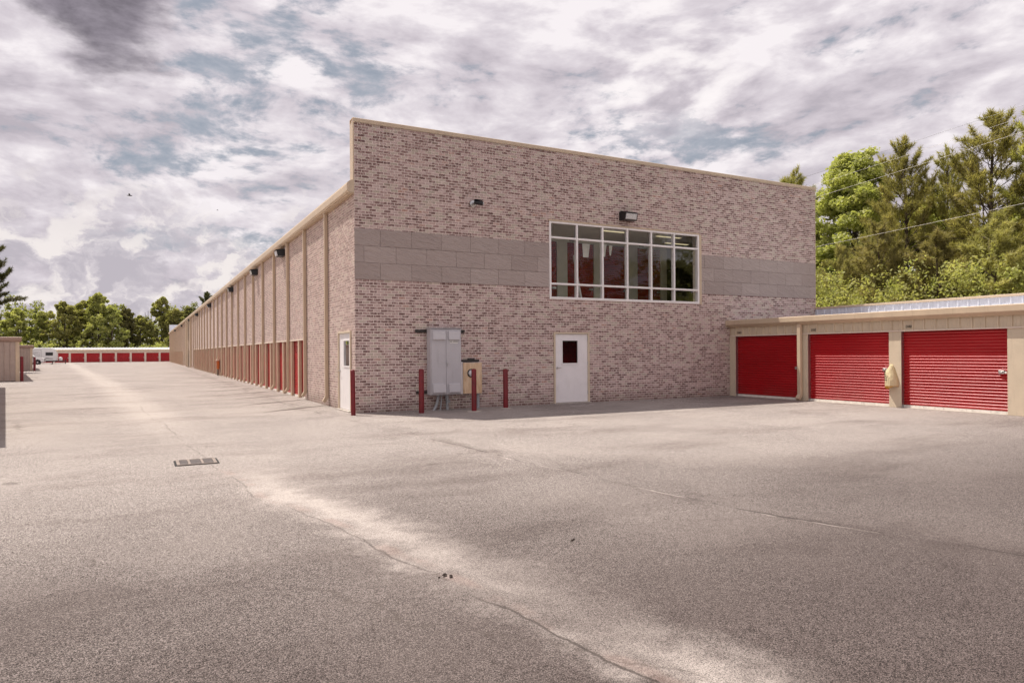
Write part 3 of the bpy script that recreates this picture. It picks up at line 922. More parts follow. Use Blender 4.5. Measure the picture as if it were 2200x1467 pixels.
# far entry bay: tall glazed strip between tan pilasters
q = MB()
for y in (72.6, 77.6, 80.9):
    q.bbox(-0.16, 0.0, y, y + 0.8, 0, EAVE - 0.02, 0.01)
q.build('pilaster', M['tan'], bld)
q = MB(); q.box(0.10, 0.14, 73.4, 77.6, 0.0, 5.9)
eg = q.build('entry_glazing', M['door_glass'], bld)
q = MB(); q.box(0.04, 0.10, 73.4, 77.6, 2.15, 3.25); q.build('spandrel_panel', M['alu'], eg)
q = MB()
for y in (73.4, 74.8, 76.2, 77.54): q.box(0.05, 0.11, y, y + 0.06, 0, 5.9)
for z in (3.9, 5.4): q.box(0.05, 0.11, 73.4, 77.6, z, z + 0.06)
q.build('mullion', M['alu'], eg)
q = MB(); q.box(0.16, 0.2, 73.4, 77.6, 0, 5.95); q.build('entry_backing', M['in_dark'], bld)


# window --------------------------------------------------------------------
win = MB()
fr = 0.07
win.bbox(WX0, WX0 + fr, -0.03, 0.12, WZ0, WZ1, 0.005); win.bbox(WX1 - fr, WX1, -0.03, 0.12, WZ0, WZ1, 0.005)
win.bbox(WX0 + fr, WX1 - fr, -0.03, 0.12, WZ0, WZ0 + 0.075, 0.005); win.bbox(WX0 + fr, WX1 - fr, -0.03, 0.12, WZ1 - 0.06, WZ1, 0.005)
window = win.build('window', M['alu'], bld)
# tan head flashing and right jamb flashing
q = MB(); q.bbox(WX0 - 0.02, WX1 + 0.02, -0.045, 0.0, WZ1, WZ1 + 0.05, 0.004); q.bbox(WX1, WX1 + 0.11, -0.028, 0.0, WZ0 - 0.02, WZ1, 0.004)
q.build('flashing', M['tan'], window)
mx_ = [7.165, 8.154, 9.154, 10.157, 11.155]; mz_ = [3.764, 5.215]
xs = [WX0 + fr] + mx_ + [WX1 - fr]; zs = [WZ0 + 0.075] + mz_ + [WZ1 - 0.06]
for x in mx_:
    q = MB(); q.bbox(x - 0.032, x + 0.032, -0.025, 0.11, zs[0], zs[-1], 0.004); q.build('mullion', M['alu'], window)
for z in mz_:
    for i in range(6):
        a = xs[i] + (0.032 if i else 0); b_ = xs[i + 1] - (0.032 if i < 5 else 0)
        q = MB(); q.bbox(a, b_, -0.018, 0.10, z - 0.03, z + 0.03, 0.004); q.build('transom', M['alu'], window)
for i in range(6):
    for j in range(3):
        a = xs[i] + (0.032 if i else 0); b_ = xs[i + 1] - (0.032 if i < 5 else 0)
        c_ = zs[j] + (0.03 if j else 0); d_ = zs[j + 1] - (0.03 if j < 2 else 0)
        t = random.uniform(-0.0006, 0.0006)
        q = MB(); q.add([(a, 0.05 + t, c_), (b_, 0.05 - t, c_), (b_, 0.05 + t, d_), (a, 0.05 - t, d_)], [(0, 1, 2, 3)])
        q.build('pane', M['glass'], window)

# corridor behind the window --------------------------------------------------
YB = 4.0
q = MB()
q.box(5.2, 16.6, 0.31, YB + 6, 2.95, 3.05)                 # floor
q.box(5.2, 16.6, 0.31, YB + 6, 6.0, 6.04)                  # ceiling
q.box(5.1, 5.2, 0.31, YB, 3.05, 6.0); q.box(16.6, 16.7, 0.31, YB + 6, 3.05, 6.0)
q.build('corridor', M['in_wall'], bld)
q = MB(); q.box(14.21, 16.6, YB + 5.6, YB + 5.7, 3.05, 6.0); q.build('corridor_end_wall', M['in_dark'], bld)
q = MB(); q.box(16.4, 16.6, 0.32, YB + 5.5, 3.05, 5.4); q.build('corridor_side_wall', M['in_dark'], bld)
q = MB(); q.box(5.2, 14.21, YB, YB + 0.1, 5.84, 6.0); q.build('corridor_header', M['in_wall'], bld)
piers = [(5.2, 5.9), (7.25, 7.6), (8.87, 9.33), (10.56, 10.94), (12.22, 12.69), (13.9, 14.21)]
for a, b_ in piers:
    q = MB(); q.box(a, b_, YB - 0.02, YB + 0.1, 3.05, 5.84); q.build('corridor_pier', M['in_wall'], bld)
for i in range(5):
    a, b_ = piers[i][1], piers[i + 1][0]
    q = MB()
    for k in range(37):
        z = 3.06 + k * 0.0745
        q.prism([(YB + 0.05, z), (YB + 0.032, z + 0.02), (YB + 0.032, z + 0.05), (YB + 0.05, z + 0.0735)], 'x', a, b_)
    dd_ = q.build('corridor_door', M['in_red'], bld)
    q = MB(); q.box(b_ - 0.22, b_ - 0.04, YB - 0.02, YB + 0.02, 4.02, 4.11); q.build('latch', M['steel'], dd_)
# lettering too small to read above two of the doors
for x0 in (9.42, 12.78):
    q = MB(); r = random.Random(int(x0 * 10))
    for k in range(4):
        xx = x0 + k * 0.06
        q.box(xx, xx + 0.012, YB - 0.03, YB - 0.021, 5.87, 5.95); q.box(xx + 0.028, xx + 0.04, YB - 0.03, YB - 0.021, 5.87, 5.95); q.box(xx + 0.012, xx + 0.028, YB - 0.03, YB - 0.021, 5.93 if k else 5.87, 5.95 if k else 5.885)
    q.build('unit_number', M['ink'], bld)
for (x0, x1, y0) in ((9.3, 10.5, 1.75), (11.9, 13.1, 1.85), (13.3, 14.5, 3.0)):
    q = MB(); q.bbox(x0, x1, y0 - 0.09, y0 + 0.09, 5.93, 5.998, 0.006)
    lf = q.build('ceiling_fixture', M['alu'], bld)
    q = MB(); q.box(x0 + 0.03, x1 - 0.03, y0 - 0.06, y0 + 0.06, 5.918, 5.929); q.build('tube', M['tube'], lf)
# paper sheets hanging inside the glass
papers = [(7.68, 7.95, 4.72, 5.17, 'pale paper sheet hung inside the second bay of the big window'),
          (8.42, 8.62, 4.78, 5.2, 'pale folded sheet hung beside the third pane column inside the window'),
          (8.74, 8.86, 4.84, 5.18, 'printed white notice taped inside the third pane column')]
for a, b_, c_, d_, lb in papers:
    q = MB(); s_ = 0.02
    q.add([(a, 0.42, c_), (b_ - 0.03, 0.47, c_ + 0.01), (b_, 0.42, d_), (a - 0.02, 0.44, d_), ((a + b_) / 2, 0.38, (c_ + d_) / 2)], [(0, 1, 4), (1, 2, 4), (2, 3, 4), (3, 0, 4)])
    o = q.build('paper_sheet', M['paper']); tag(o, lb, 'paper')
q = MB(); q.tube([(8.32, 1.4, 3.06), (8.16, 1.5, 4.1), (8.05, 1.55, 4.95)], [0.05, 0.045, 0.03], 8)  # narrow white leaning strip, its nature left open
tag(q.build('leaning_strip', M['alu'], None, True), 'slim white upright strip inside the second window bay', 'pole')


# hinged doors -----------------------------------------------------------------
def hinged_door(x0, x1, z1, light, hinge_right, M4):
    """frame outside x0..x1 built in a local frame (x along wall, -y outward), mapped by M4"""
    def put(mb, name, mat, parent, smooth=False):
        mb.v = [tuple(M4 @ Vector(v)) for v in mb.v]
        return mb.build(name, mat, parent, smooth)
    f = 0.055
    q = MB()
    q.bbox(x0, x0 + f, -0.045, 0.16, 0, z1, 0.004); q.bbox(x1 - f, x1, -0.045, 0.16, 0, z1, 0.004); q.bbox(x0 + f, x1 - f, -0.045, 0.16, z1 - f, z1, 0.004)
    frame = put(q, 'door_frame', M['pale_tan'], bld)
    a, b_, zt = x0 + f + 0.004, x1 - f - 0.004, z1 - f - 0.004
    lx0, lx1, lz0, lz1 = light
    q = MB(); y0, y1 = 0.0, 0.045
    q.box(a, lx0, y0, y1, 0.04, zt); q.box(lx1, b_, y0, y1, 0.04, zt); q.box(lx0, lx1, y0, y1, 0.04, lz0); q.box(lx0, lx1, y0, y1, lz1, zt)
    leaf = put(q, 'door_leaf', M['white_door'], frame)
    q = MB(); b2 = 0.035
    q.bbox(lx0 - b2, lx0 + 0.004, -0.014, 0.0, lz0 - b2, lz1 + b2, 0.003); q.bbox(lx1 - 0.004, lx1 + b2, -0.014, 0.0, lz0 - b2, lz1 + b2, 0.003)
    q.bbox(lx0 + 0.004, lx1 - 0.004, -0.014, 0.0, lz0 - b2, lz0 + 0.004, 0.003); q.bbox(lx0 + 0.004, lx1 - 0.004, -0.014, 0.0, lz1 - 0.004, lz1 + b2, 0.003)
    put(q, 'glazing_bead', M['white_door'], frame)
    q = MB(); q.add([(lx0, 0.02, lz0), (lx1, 0.02, lz0), (lx1, 0.02, lz1), (lx0, 0.02, lz1)], [(0, 1, 2, 3)])
    put(q, 'door_pane', M['door_glass'], frame)
    q = MB(); q.box(lx0 - 0.1, lx1 + 0.1, 0.5, 0.52, lz0 - 0.3, lz1 + 0.3); q.box(lx0 - 0.1, lx0 - 0.08, 0.05, 0.5, lz0 - .3, lz1 + .3); q.box(lx1 + 0.08, lx1 + 0.1, 0.05, 0.5, lz0 - .3, lz1 + .3)
    put(q, 'interior', M['dark'], bld)
    kx = b_ - 0.07 if not hinge_right else a + 0.07
    sgn = -1 if not hinge_right else 1
    q = MB(); q.lathe((kx, -0.012, 1.13), [(0.035, 0.012), (0.035, 0.0), (0.012, -0.004), (0.012, -0.05)], 14, 'y')
    q.bbox(min(kx, kx + sgn * 0.12), max(kx, kx + sgn * 0.12), -0.07, -0.052, 1.12, 1.14, 0.004)
    put(q, 'handle', M['steel'], frame, True)
    hx = b_ if hinge_right else a
    for hz in (0.28, 1.2, 2.0):
        q = MB(); q.tube([(hx, -0.008, hz), (hx, -0.008, hz + 0.11)], 0.009, 8); put(q, 'hinge', M['steel'], frame, True)
    q = MB(); q.bbox(x0 - 0.03, x1 + 0.03, -0.10, 0.16, 0.0, 0.03, 0.004); put(q, 'threshold', M['concrete'], frame)
    q = MB(); q.box(a, b_, 0.16, 0.2, 0, zt); put(q, 'door_backing', M['dark'], bld)


hinged_door(DX0, DX1, DZ1, (6.592, 7.166, 1.27, 1.985), True, Matrix.Identity(4))
# side door: local x -> world y (mirrored outwards to -x)
Mside = Matrix(((0, 1, 0, 0), (1, 0, 0, 0), (0, 0, 1, 0), (0, 0, 0, 1)))
hinged_door(SD0, SD1, SDZ, (0.60, 1.20, 1.27, 1.985), False, Mside)

# wall lights, camera ---------------------------------------------------------------


def wall_pack(name, c, facing, label, group=None, w_=0.55, kind=0):
    """wedge shaped floodlight; facing '-y' or '-x'; c = point on the wall at its centre"""
    root = empty(name, c, label, 'wall light', group)
    def mp(v):
        u, o, z = v
        return (c[0] + u, c[1] - o, c[2] + z) if facing == '-y' else (c[0] - o, c[1] - u, c[2] + z)
    q = MB(); prof = [(0.0, -0.13), (0.08, -0.15), (0.28, -0.14), (0.33, 0.08), (0.14, 0.15), (0.0, 0.15)]
    n = len(prof)
    vs = [mp((-w_ / 2 + (0.03 if p[0] > .2 else 0), p[0], p[1])) for p in prof] + [mp((w_ / 2 - (0.03 if p[0] > .2 else 0), p[0], p[1])) for p in prof]
    q.add(vs, [tuple(range(n)), tuple(range(n, 2 * n))] + [(i, (i + 1) % n, n + (i + 1) % n, n + i) for i in range(n)])
    q.build('housing', M['black'], root)
    q = MB(); a = w_ / 2 - 0.055
    vs = [mp(v) for v in ((-a, 0.285, -0.125), (a, 0.285, -0.125), (a, 0.33, 0.065), (-a, 0.33, 0.065), (-a + .03, 0.312, -0.11), (a - .03, 0.312, -0.11), (a - .03, 0.347, 0.05), (-a + .03, 0.347, 0.05))]
    q.add(vs, [(4, 5, 6, 7), (0, 1, 5, 4), (1, 2, 6, 5), (2, 3, 7, 6), (3, 0, 4, 7)])
    q.build('lens', M['lens'], root)
    q = MB()
    vs = [mp(v) for v in ((-w_ / 2 - .01, 0.10, 0.155), (w_ / 2 + .01, 0.10, 0.155), (w_ / 2 + .01, 0.36, 0.085), (-w_ / 2 - .01, 0.36, 0.085), (-w_ / 2 - .01, 0.10, 0.165), (w_ / 2 + .01, 0.10, 0.165), (w_ / 2 + .01, 0.36, 0.098), (-w_ / 2 - .01, 0.36, 0.098))]
    q.add(vs, [(0, 1, 2, 3), (4, 5, 6, 7), (0, 1, 5, 4), (1, 2, 6, 5), (2, 3, 7, 6), (3, 0, 4, 7)])
    q.build('visor', M['black'], root)
    return root


wall_pack('flood_light', (9.10, 0, 6.08), '-y', 'black box floodlight with frosted lens above the big window')
ll = ['first black floodlight under the eave of the long wall, nearest the corner', 'second black floodlight under the eave of the long wall, counting from the corner',
      'third black floodlight under the eave of the long wall', 'fourth black floodlight under the eave of the long wall', 'fifth black floodlight under the eave of the long wall',
      'sixth small floodlight under the eave, left of the tall glazed bay', 'seventh tiny floodlight under the eave near the far end', 'last tiny floodlight under the eave before the far corner']
for y, lb in zip((10.7, 18.2, 28.8, 45.1, 60.5, 73.2, 92.0, 115.0), ll):
    wall_pack('flood_light', (0, y, 5.70), '-x', lb, 'floodlights under the eave of the long wall')

c0 = (3.576, 0, 5.99)
root = empty('security_camera', c0, 'black security camera on the brick above the stone band', 'camera')
q = MB(); q.lathe((c0[0] - 0.06, 0, c0[2]), [(0.10, 0.0), (0.10, -0.05), (0.06, -0.07), (0.035, -0.075), (0.03, -0.16)], 18, 'y'); q.build('mount', M['steel'], root, True)
q = MB(); q.tube([(c0[0] - 0.10, -0.20, c0[2] + 0.03), (c0[0] + 0.14, -0.30, c0[2] - 0.02)], [0.062, 0.062], 14); q.build('body', M['black'], root, True)
q = MB(); q.tube([(c0[0] + 0.13, -0.296, c0[2] - 0.018), (c0[0] + 0.17, -0.313, c0[2] - 0.026)], [0.05, 0.035], 14); q.build('lens', M['lens'], root, True)
q = MB(); q.bbox(c0[0] - 0.12, c0[0] + 0.16, -0.33, -0.17, c0[2] + 0.072, c0[2] + 0.084, 0.003); q.build('sunshade', M['black'], root)

# electrical cabinet -------------------------------------------------------------------
CX0, CX1, CY, CZ0, CZ1 = 2.035, 2.972, -0.35, 0.435, 2.315
root = empty('electrical_cabinet', ((CX0 + CX1) / 2, -0.17, CZ0), 'tall grey two-door electrical cabinet mounted on the brick front wall', 'cabinet')
q = MB(); q.bbox(CX0, CX1, CY, -0.06, CZ0, CZ1, 0.008); q.build('body', M['cab'], root)
q = MB(); q.prism([(CY - 0.05, CZ1), (CY - 0.05, CZ1 + 0.015), (-0.03, CZ1 + 0.03), (-0.03, CZ1)], 'x', CX0 - 0.015, CX1 + 0.015); q.build('drip_cap', M['cab'], root)
cm_ = CX0 + (CX1 - CX0) * 0.49
for i, (a, b_) in enumerate(((CX0 + 0.02, cm_ - 0.004), (cm_ + 0.004, CX1 - 0.02))):
    q = MB(); q.bbox(a, b_, CY - 0.03, CY - 0.002, CZ0 + 0.03, CZ1 - 0.03, 0.006); dr = q.build('door', M['cab'], root)
    for z in (CZ0 + 0.07, CZ1 - 0.32):
        va, vb = a + (0.03 if i == 0 else 0.07), b_ - (0.02 if i == 0 else 0.045)
        q = MB(); q.prism([(CY - 0.031, z + 0.25), (CY - 0.07, z + 0.242), (CY - 0.085, z + 0.01), (CY - 0.08, z), (CY - 0.031, z)], 'x', va, vb)
        q.build('vent_hood', M['cab_l'], dr)
    if i:
        q = MB(); q.bbox(a + 0.11, b_ - 0.10, CY - 0.036, CY - 0.030, CZ1 - 0.42, CZ1 - 0.345, 0.002); q.build('label_plate', M['paper'], dr)
        q = MB(); xx = a + 0.115
        for k, wd in enumerate((4, 8)):
            for j in range(wd):
                q.box(xx, xx + 0.013, CY - 0.0372, CY - 0.0362, CZ1 - 0.385, CZ1 - 0.36); xx += 0.018
            xx += 0.022
        q.build('lettering', M['ink'], dr)
        q = MB(); q.lathe((a + 0.035, CY - 0.03, 1.34), [(0.022, 0.0), (0.022, -0.015), (0.012, -0.02), (0.012, -0.03)], 12, 'y'); q.bbox(a + 0.025, a + 0.045, CY - 0.062, CY - 0.045, 1.25, 1.36, 0.003)
        q.build('handle', M['steel'], dr, True)
for z, xa, xb in ((2.235, 1.70, 3.22), (0.50, 1.72, 3.05)):
    q = MB(); q.bbox(xa, xb, -0.055, -0.012, z, z + 0.05, 0.004); q.bbox(xa, xb, -0.055, -0.012, z - 0.035, z - 0.008, 0.004); q.build('mounting_strut', M['bronze'], root)
for k, (x, lean) in enumerate(((2.33, -0.13), (2.43, -0.05), (2.60, 0.0))):
    q = MB(); r_ = 0.042 if k != 1 else 0.02
    q.tube([(x - lean * 0.1, -0.17, CZ0 + 0.01), (x - lean * -0.2, -0.17, 0.25), (x + lean * 0.6, -0.18, 0.10), (x + lean * 1.2, -0.19, -0.02)], [r_] * 4, 12)
    if k == 2: q.tube([(x, -0.17, CZ0 - 0.02), (x, -0.17, CZ0 - 0.10)], [0.055, 0.055], 12); q.bbox(x + 0.03, x + 0.085, -0.20, -0.14, 0.20, 0.27, 0.005)
    q.build('conduit', M['conduit'], root, True)
q = MB(); q.tube([(2.78, -0.1, 0.44), (2.80, -0.09, 0.33), (2.86, -0.07, 0.29), (2.98, -0.06, 0.285)], 0.006, 6); q.build('loose_wire', M['alu'], root)

# meter box with plywood face -----------------------------------------------------------
mt, nt, b = new_mat('plywood')
p = nt.pos(); x_, y_, z_ = nt.sep(p)
gr_ = nt.noise(nt.comb(nt.math('MULTIPLY', x_, 9.0), y_, nt.math('MULTIPLY', z_, 1.4)), 2.2, 6, 0.6, 0.6)
cc = nt.ramp(gr_, [(0.3, (0.55, 0.37, 0.22)), (0.5, (0.70, 0.50, 0.32)), (0.7, (0.80, 0.62, 0.43))])
cc = nt.mix(nt.smooth(nt.noise(p, 4, 4), 0.5, 0.7, 0, 0.35), cc, (0.60, 0.54, 0.44))
nt.link(cc, b.inputs['Base Color']); b.inputs['Roughness'].default_value = 0.75
M['ply'] = mt
root = empty('meter_box', (3.37, -0.13, 0.43), 'weathered wooden-faced meter box on the brick right of the grey cabinet', 'meter box')
q = MB(); q.bbox(3.06, 3.68, -0.22, 0.0, 0.43, 1.34, 0.006); q.build('casing', M['cab'], root)
q = MB(); q.bbox(3.075, 3.672, -0.245, -0.222, 0.44, 1.335, 0.005); q.build('face_board', M['ply'], root)
q = MB(); q.bbox(3.02, 3.055, -0.24, -0.2, 0.43, 1.36, 0.003); q.build('edge_strip', M['alu'], root)
q = MB(); q.lathe((3.33, -0.246, 1.03), [(0.125, 0.0), (0.125, -0.02), (0.105, -0.03), (0.10, -0.012), (0.01, -0.012)], 24, 'y'); q.build('meter_ring', M['bronze'], root, True)
q = MB(); q.lathe((3.33, -0.26, 1.03), [(0.098, 0.0), (0.09, -0.03), (0.06, -0.05), (0.01, -0.055)], 24, 'y'); q.build('meter_glass', M['lens'], root, True)
q = MB(); q.bbox(3.10, 3.66, -0.10, -0.01, 1.36, 1.42, 0.01); q.bbox(3.30, 3.5, -0.12, -0.03, 1.41, 1.46, 0.01); q.build('top_clamp', M['bronze'], root)
q = MB(); q.tube([(3.60, -0.12, 0.44), (3.60, -0.12, -0.02)], 0.045, 14); q.build('conduit', M['conduit'], root, True)


# bollards ------------------------------------------------------------------------------
def bollard(x, y, h, r, label, group, ring=0.0, mat='dark_red', lean=(0, 0)):
    root = empty('bollard', (x, y, 0), label, 'bollard', group)
    q = MB(); prof = [(r, 0.0), (r, h - 0.02), (r * 0.93, h - 0.005), (r * 0.6, h + 0.012), (0.004, h + 0.018)]
    q.lathe((x, y, 0), prof, 20)
    q.v = [(v[0] + lean[0] * v[2], v[1] + lean[1] * v[2], v[2]) for v in q.v]
    q.build('post', M[mat], root, True)
    if ring:
        q = MB(); q.lathe((x, y, 0.0), [(ring, 0.0), (ring, 0.012), (ring - 0.02, 0.02), (r + 0.003, 0.022)], 24); q.build('footing', M['concrete'], root, True)
    return root


gB = 'red bollards guarding the front wall'
bollard(-0.205, -0.52, 1.185, 0.062, 'red steel bollard standing at the brick corner beside the side door', gB, lean=(-0.012, 0))
bollard(1.575, -0.84, 1.18, 0.072, 'red steel bollard left of the grey electrical cabinet', gB)
bollard(2.975, -1.20, 1.165, 0.070, 'red steel bollard in front of the wooden meter box', gB, 0.20)
bollard(4.222, -0.68, 1.135, 0.072, 'red steel bollard on bare brick between meter box and white door', gB, 0.16)
gL = 'red bollards at the corners of the left units'
bollard(-11.86, 34.75, 1.55, 0.09, 'dark red bollard at the corner of the nearer low unit on the left', gL)
bollard(-14.98, 67.98, 1.45, 0.11, 'dark red bollard at the corner of the farther low unit on the left', gL)

# drive-up unit row on the right -------------------------------------------------------------
GX = 13.716
HH, FT = 2.155, 2.455
row = empty('garage_row', (GX + 2, -8, 0), 'low row of storage units with wide red roll-up doors and tan fascia', 'building')
NU = 5
YE = -0.28 - 3.1 * NU - 0.3
door_y = [(-0.30, -3.05), (-3.385, -6.125), (-6.495, -9.215)] + [(-9.6 - 3.1 * k, -12.35 - 3.1 * k) for k in range(2)]
# wall shell
q = MB(); q.box(GX + 0.2, GX + 0.24, YE, -0.01, 0.0, FT); q.build('partition_wall', M['dark'], row)
q = MB(); q.box(GX + 0.24, 18.0, YE, YE + 0.2, 0, 2.5); q.build('end_wall', M['pale_tan'], row)
# header: ribbed panels one by one
q = MB(); q.box(GX + 0.02, GX + 0.06, YE, -0.01, HH, FT + 0.02); q.build('header_backing', M['tan'], row)
pan = MB()
pan.prism([(0.0, -0.001), (0.0, -0.31), (-0.004, -0.31), (-0.004, -0.236), (-0.042, -0.226), (-0.042, -0.200), (-0.004, -0.190), (-0.004, -0.10), (-0.009, -0.096), (-0.009, -0.088), (-0.004, -0.084), (-0.004, -0.001)], 'z', 0.0, FT - HH)
pan_mesh = pan.mesh('header_panel', M['pale_tan'])
y = -0.09
k = 0
while y > YE + 0.3:
    link_obj('header_panel', pan_mesh, row, (GX + 0.018, y, HH)); y -= 0.311
q = MB(); q.bbox(GX - 0.03, GX + 0.02, YE, -0.02, HH - 0.022, HH + 0.018, 0.004); q.build('header_trim', M['trim'], row)
# fascia gutter
fz = [(GX + 0.05, FT), (GX - 0.06, FT), (GX - 0.165, FT + 0.075), (GX - 0.19, FT + 0.10), (GX - 0.19, FT + 0.245), (GX - 0.165, FT + 0.262), (GX + 0.05, FT + 0.262)]
q = MB(); q.prism(fz, 'y', YE - 0.1, 0.0 - 0.012)
q.build('fascia', M['tan'], row)
q = MB(); q.bbox(GX - 0.21, GX - 0.18, -0.05, 0.0 - 0.02, FT + 0.01, FT + 0.25, 0.004); q.build('fascia_end_cap', M['tan'], row)
# roof deck and raised parapet behind
q = MB(); q.add([(GX + 0.05, YE, FT + 0.25), (GX + 0.05, -0.012, FT + 0.25), (18.28, -0.012, FT + 0.34), (18.28, YE, FT + 0.34)], [(0, 1, 2, 3)]); q.build('roof', M['galv'], row)
for x0, zt in ((18.3, 3.28),):
    q = MB(); q.box(x0, x0 + 0.1, YE - 12, 0.12, 0, zt - 0.05); q.build('parapet_wall', M['galv'], row)
    pp = MB()
    pp.prism([(0.0, 0.0), (0.0, -0.3125), (-0.004, -0.3125), (-0.004, -0.22), (-0.034, -0.205), (-0.034, -0.165), (-0.004, -0.15), (-0.004, -0.11), (-0.010, -0.106), (-0.010, -0.096), (-0.004, -0.092), (-0.004, -0.055), (-0.010, -0.051), (-0.010, -0.041), (-0.004, -0.037), (-0.004, 0.0)], 'z', 0, 0.76)
    pm = pp.mesh('parapet_panel', M['galv'])
    y = 0.09
    while y > -16:
        link_obj('parapet_panel', pm, row, (x0 - 0.001, y, zt - 0.82)); y -= 0.3145
    q = MB(); q.bbox(x0 - 0.06, x0 + 0.16, YE - 12, 0.14, zt - 0.055, zt + 0.02, 0.006); q.build('parapet_cap', M['tan'], row)
# posts
edges = [0.0] + [v for ab in door_y for v in ab] + [YE]
for i in range(0, len(edges) - 1, 2):
    a, b_ = edges[i], edges[i + 1]
    if i == 0: a = -0.012
    q = MB(); q.bbox(GX - 0.004, GX + 0.17, b_, a, 0.0, HH - 0.022, 0.006); po = q.build('post', M['pale_tan'], row)
    q = MB(); q.box(GX + 0.0, GX + 0.19, b_ - 0.003, b_ - 0.0005, 0.0, HH - 0.03); q.build('door_track', M['steel'], po)
roll_c = {}
nums = ['D001', 'D002', 'D003']
for i, (a, b_) in enumerate(door_y):
    wd = round(a - b_, 3)
    if wd not in roll_c:
        roll_c[wd] = roller_mesh(wd, HH, 0.0815, 0.027, (M['red'], M['sill']), 'y')
    dr = link_obj('roll_up_door', roll_c[wd], row, (GX + 0.125, a, 0.012))
    lo = link_obj('latch', latch_mesh, dr, (GX + 0.10, b_ + 0.24 - 0.0, 1.01))
    q = MB(); q.bbox(GX + 0.08, GX + 0.10, b_ + 0.06, b_ + 0.16, 1.02, 1.07, 0.003); q.build('keeper', M['alu'], dr)
    q = MB(); q.box(GX - 0.02, GX + 0.2, b_, a, -0.02, 0.012); q.build('sill', M['concrete'], dr)
    if i < 3:
        Mt = Matrix(((0, 0, -1), (-1, 0, 0), (0, 1, 0))).to_4x4()
        Mt.translation = Vector((GX - 0.012, (-0.385, -3.515, -6.635)[i], 2.235))
        text_obj('unit_number', nums[i], 0.098, M['ink'], Mt, row, 0.001)
q = MB(); q.box(GX + 0.14, GX + 0.18, YE, -0.02, HH - 0.16, HH - 0.022); q.build('door_hood', M['black'], row)
# its downspout
q = MB(); q.bbox(GX - 0.135, GX - 0.03, -3.20, -3.065, 0.20, FT + 0.02, 0.008)
q.prism([(GX - 0.135, 0.21), (GX - 0.03, 0.21), (GX - 0.03, 0.17), (GX - 0.16, 0.02), (GX - 0.23, 0.09)], 'y', -3.20, -3.065)
q.build('downspout', M['tan'], row)

# cloth bag ----------------------------------------------------------------------------------
mt, nt, b = new_mat('bag_cloth')
p = nt.pos(); x_, y_, z_ = nt.sep(p)
cc = nt.mix(nt.smooth(z_, 0.63, 0.58), (0.72, 0.60, 0.36), (0.62, 0.30, 0.035))
cc = nt.mix(nt.smooth(nt.noise(p, 9, 4), 0.5, 0.7, 0, 0.4), cc, (0.62, 0.47, 0.27))
nt.link(cc, b.inputs['Base Color']); b.inputs['Roughness'].default_value = 0.85
nt.link(nt.bump(nt.noise(nt.scale(p, (1, 1, 0.35)), 22, 3), 0.7, 0.03), b.inputs['Normal'])
M['bag'] = mt
root = empty('cloth_bag', (GX - 0.05, -6.22, 0.57), 'pale yellow cloth bag with dark print hanging on the post by the middle red door', 'bag')
q = MB(); rows_ = []
NZ, NYs = 14, 9
for i in range(NZ + 1):
    t = i / NZ; z = 1.215 - t * 0.64
    yl = -6.20 + 0.17 * min(1, t / 0.36) - 0.03 * max(0, t - 0.6)        # towards D002
    yr = -6.25 - 0.185 * min(1, t / 0.75) ** 0.8
    ring = []
    for j in range(NYs + 1):
        s_ = j / NYs; yy = yl + (yr - yl) * s_
        xx = GX - 0.02 - (0.06 + 0.17 * math.sin(min(1, t * 1.25) * math.pi * 0.5)) * math.sin(math.pi * min(1, s_ * 1.0)) ** 0.7 - 0.018 * math.sin(s_ * 17 + t * 3) * t
        zz = z + (0.03 * math.sin(s_ * 9) if i == NZ else 0) - 0.05 * (1 - s_) * (t > 0.95)
        ring.append((xx, yy, zz))
    rows_.append(ring)
vs = [v for r_ in rows_ for v in r_]
fs = [(i * (NYs + 1) + j, i * (NYs + 1) + j + 1, (i + 1) * (NYs + 1) + j + 1, (i + 1) * (NYs + 1) + j) for i in range(NZ) for j in range(NYs)]
q.add(vs, fs); fbag = q.build('bag_cloth', M['bag'], root, True)
sm_ = fbag.modifiers.new('thickness', 'SOLIDIFY'); sm_.thickness = 0.008
q = MB(); r = random.Random(3)
for line in range(5):
    z = 0.98 - line * 0.055
    for k in range(3):
        yy = -6.13 - k * 0.032 - 0.004 * line
        s_ = (-6.03 - yy) / 0.40; xx = GX - 0.045 - 0.22 * max(0.05, math.sin(math.pi * max(0.05, s_))) ** 0.7
        q.box(xx - 0.006, xx, yy - 0.02, yy - r.uniform(0.0, 0.008), z, z + r.uniform(0.022, 0.04))
q.build('bag_print', M['ink'], root)
q = MB(); q.tube([(GX + 0.05, -6.14, 1.07), (GX - 0.03, -6.17, 1.16), (GX - 0.05, -6.21, 1.22)], 0.008, 6); q.build('strap', M['bag'], root)

# drain grate ------------------------------------------------------------------------------------
root = empty('drain_grate', (-4.38, -7.12, 0), 'square cast-iron drain grate with three slotted panels set in the asphalt', 'drain')
gx0, gx1, gy0, gy1 = -4.66, -4.11, -7.40, -6.86
q = MB(); q.box(gx0 - 0.03, gx1 + 0.03, gy0 - 0.03, gy1 + 0.03, 0.002, 0.004); q.build('pit', M['dark'], root)
q = MB()
q.bbox(gx0, gx1, gy1 - 0.03, gy1, 0.004, 0.016, 0.002); q.bbox(gx0, gx1, gy0, gy0 + 0.03, 0.004, 0.016, 0.002)
q.bbox(gx0, gx0 + 0.045, gy0 + 0.03, gy1 - 0.03, 0.004, 0.016, 0.002); q.bbox(gx1 - 0.045, gx1, gy0 + 0.03, gy1 - 0.03, 0.004, 0.016, 0.002)
for xx in (-4.505, -4.325): q.bbox(xx, xx + 0.035, gy0 + 0.03, gy1 - 0.03, 0.004, 0.017, 0.002)
q.build('frame', M['drain_frame'], root)
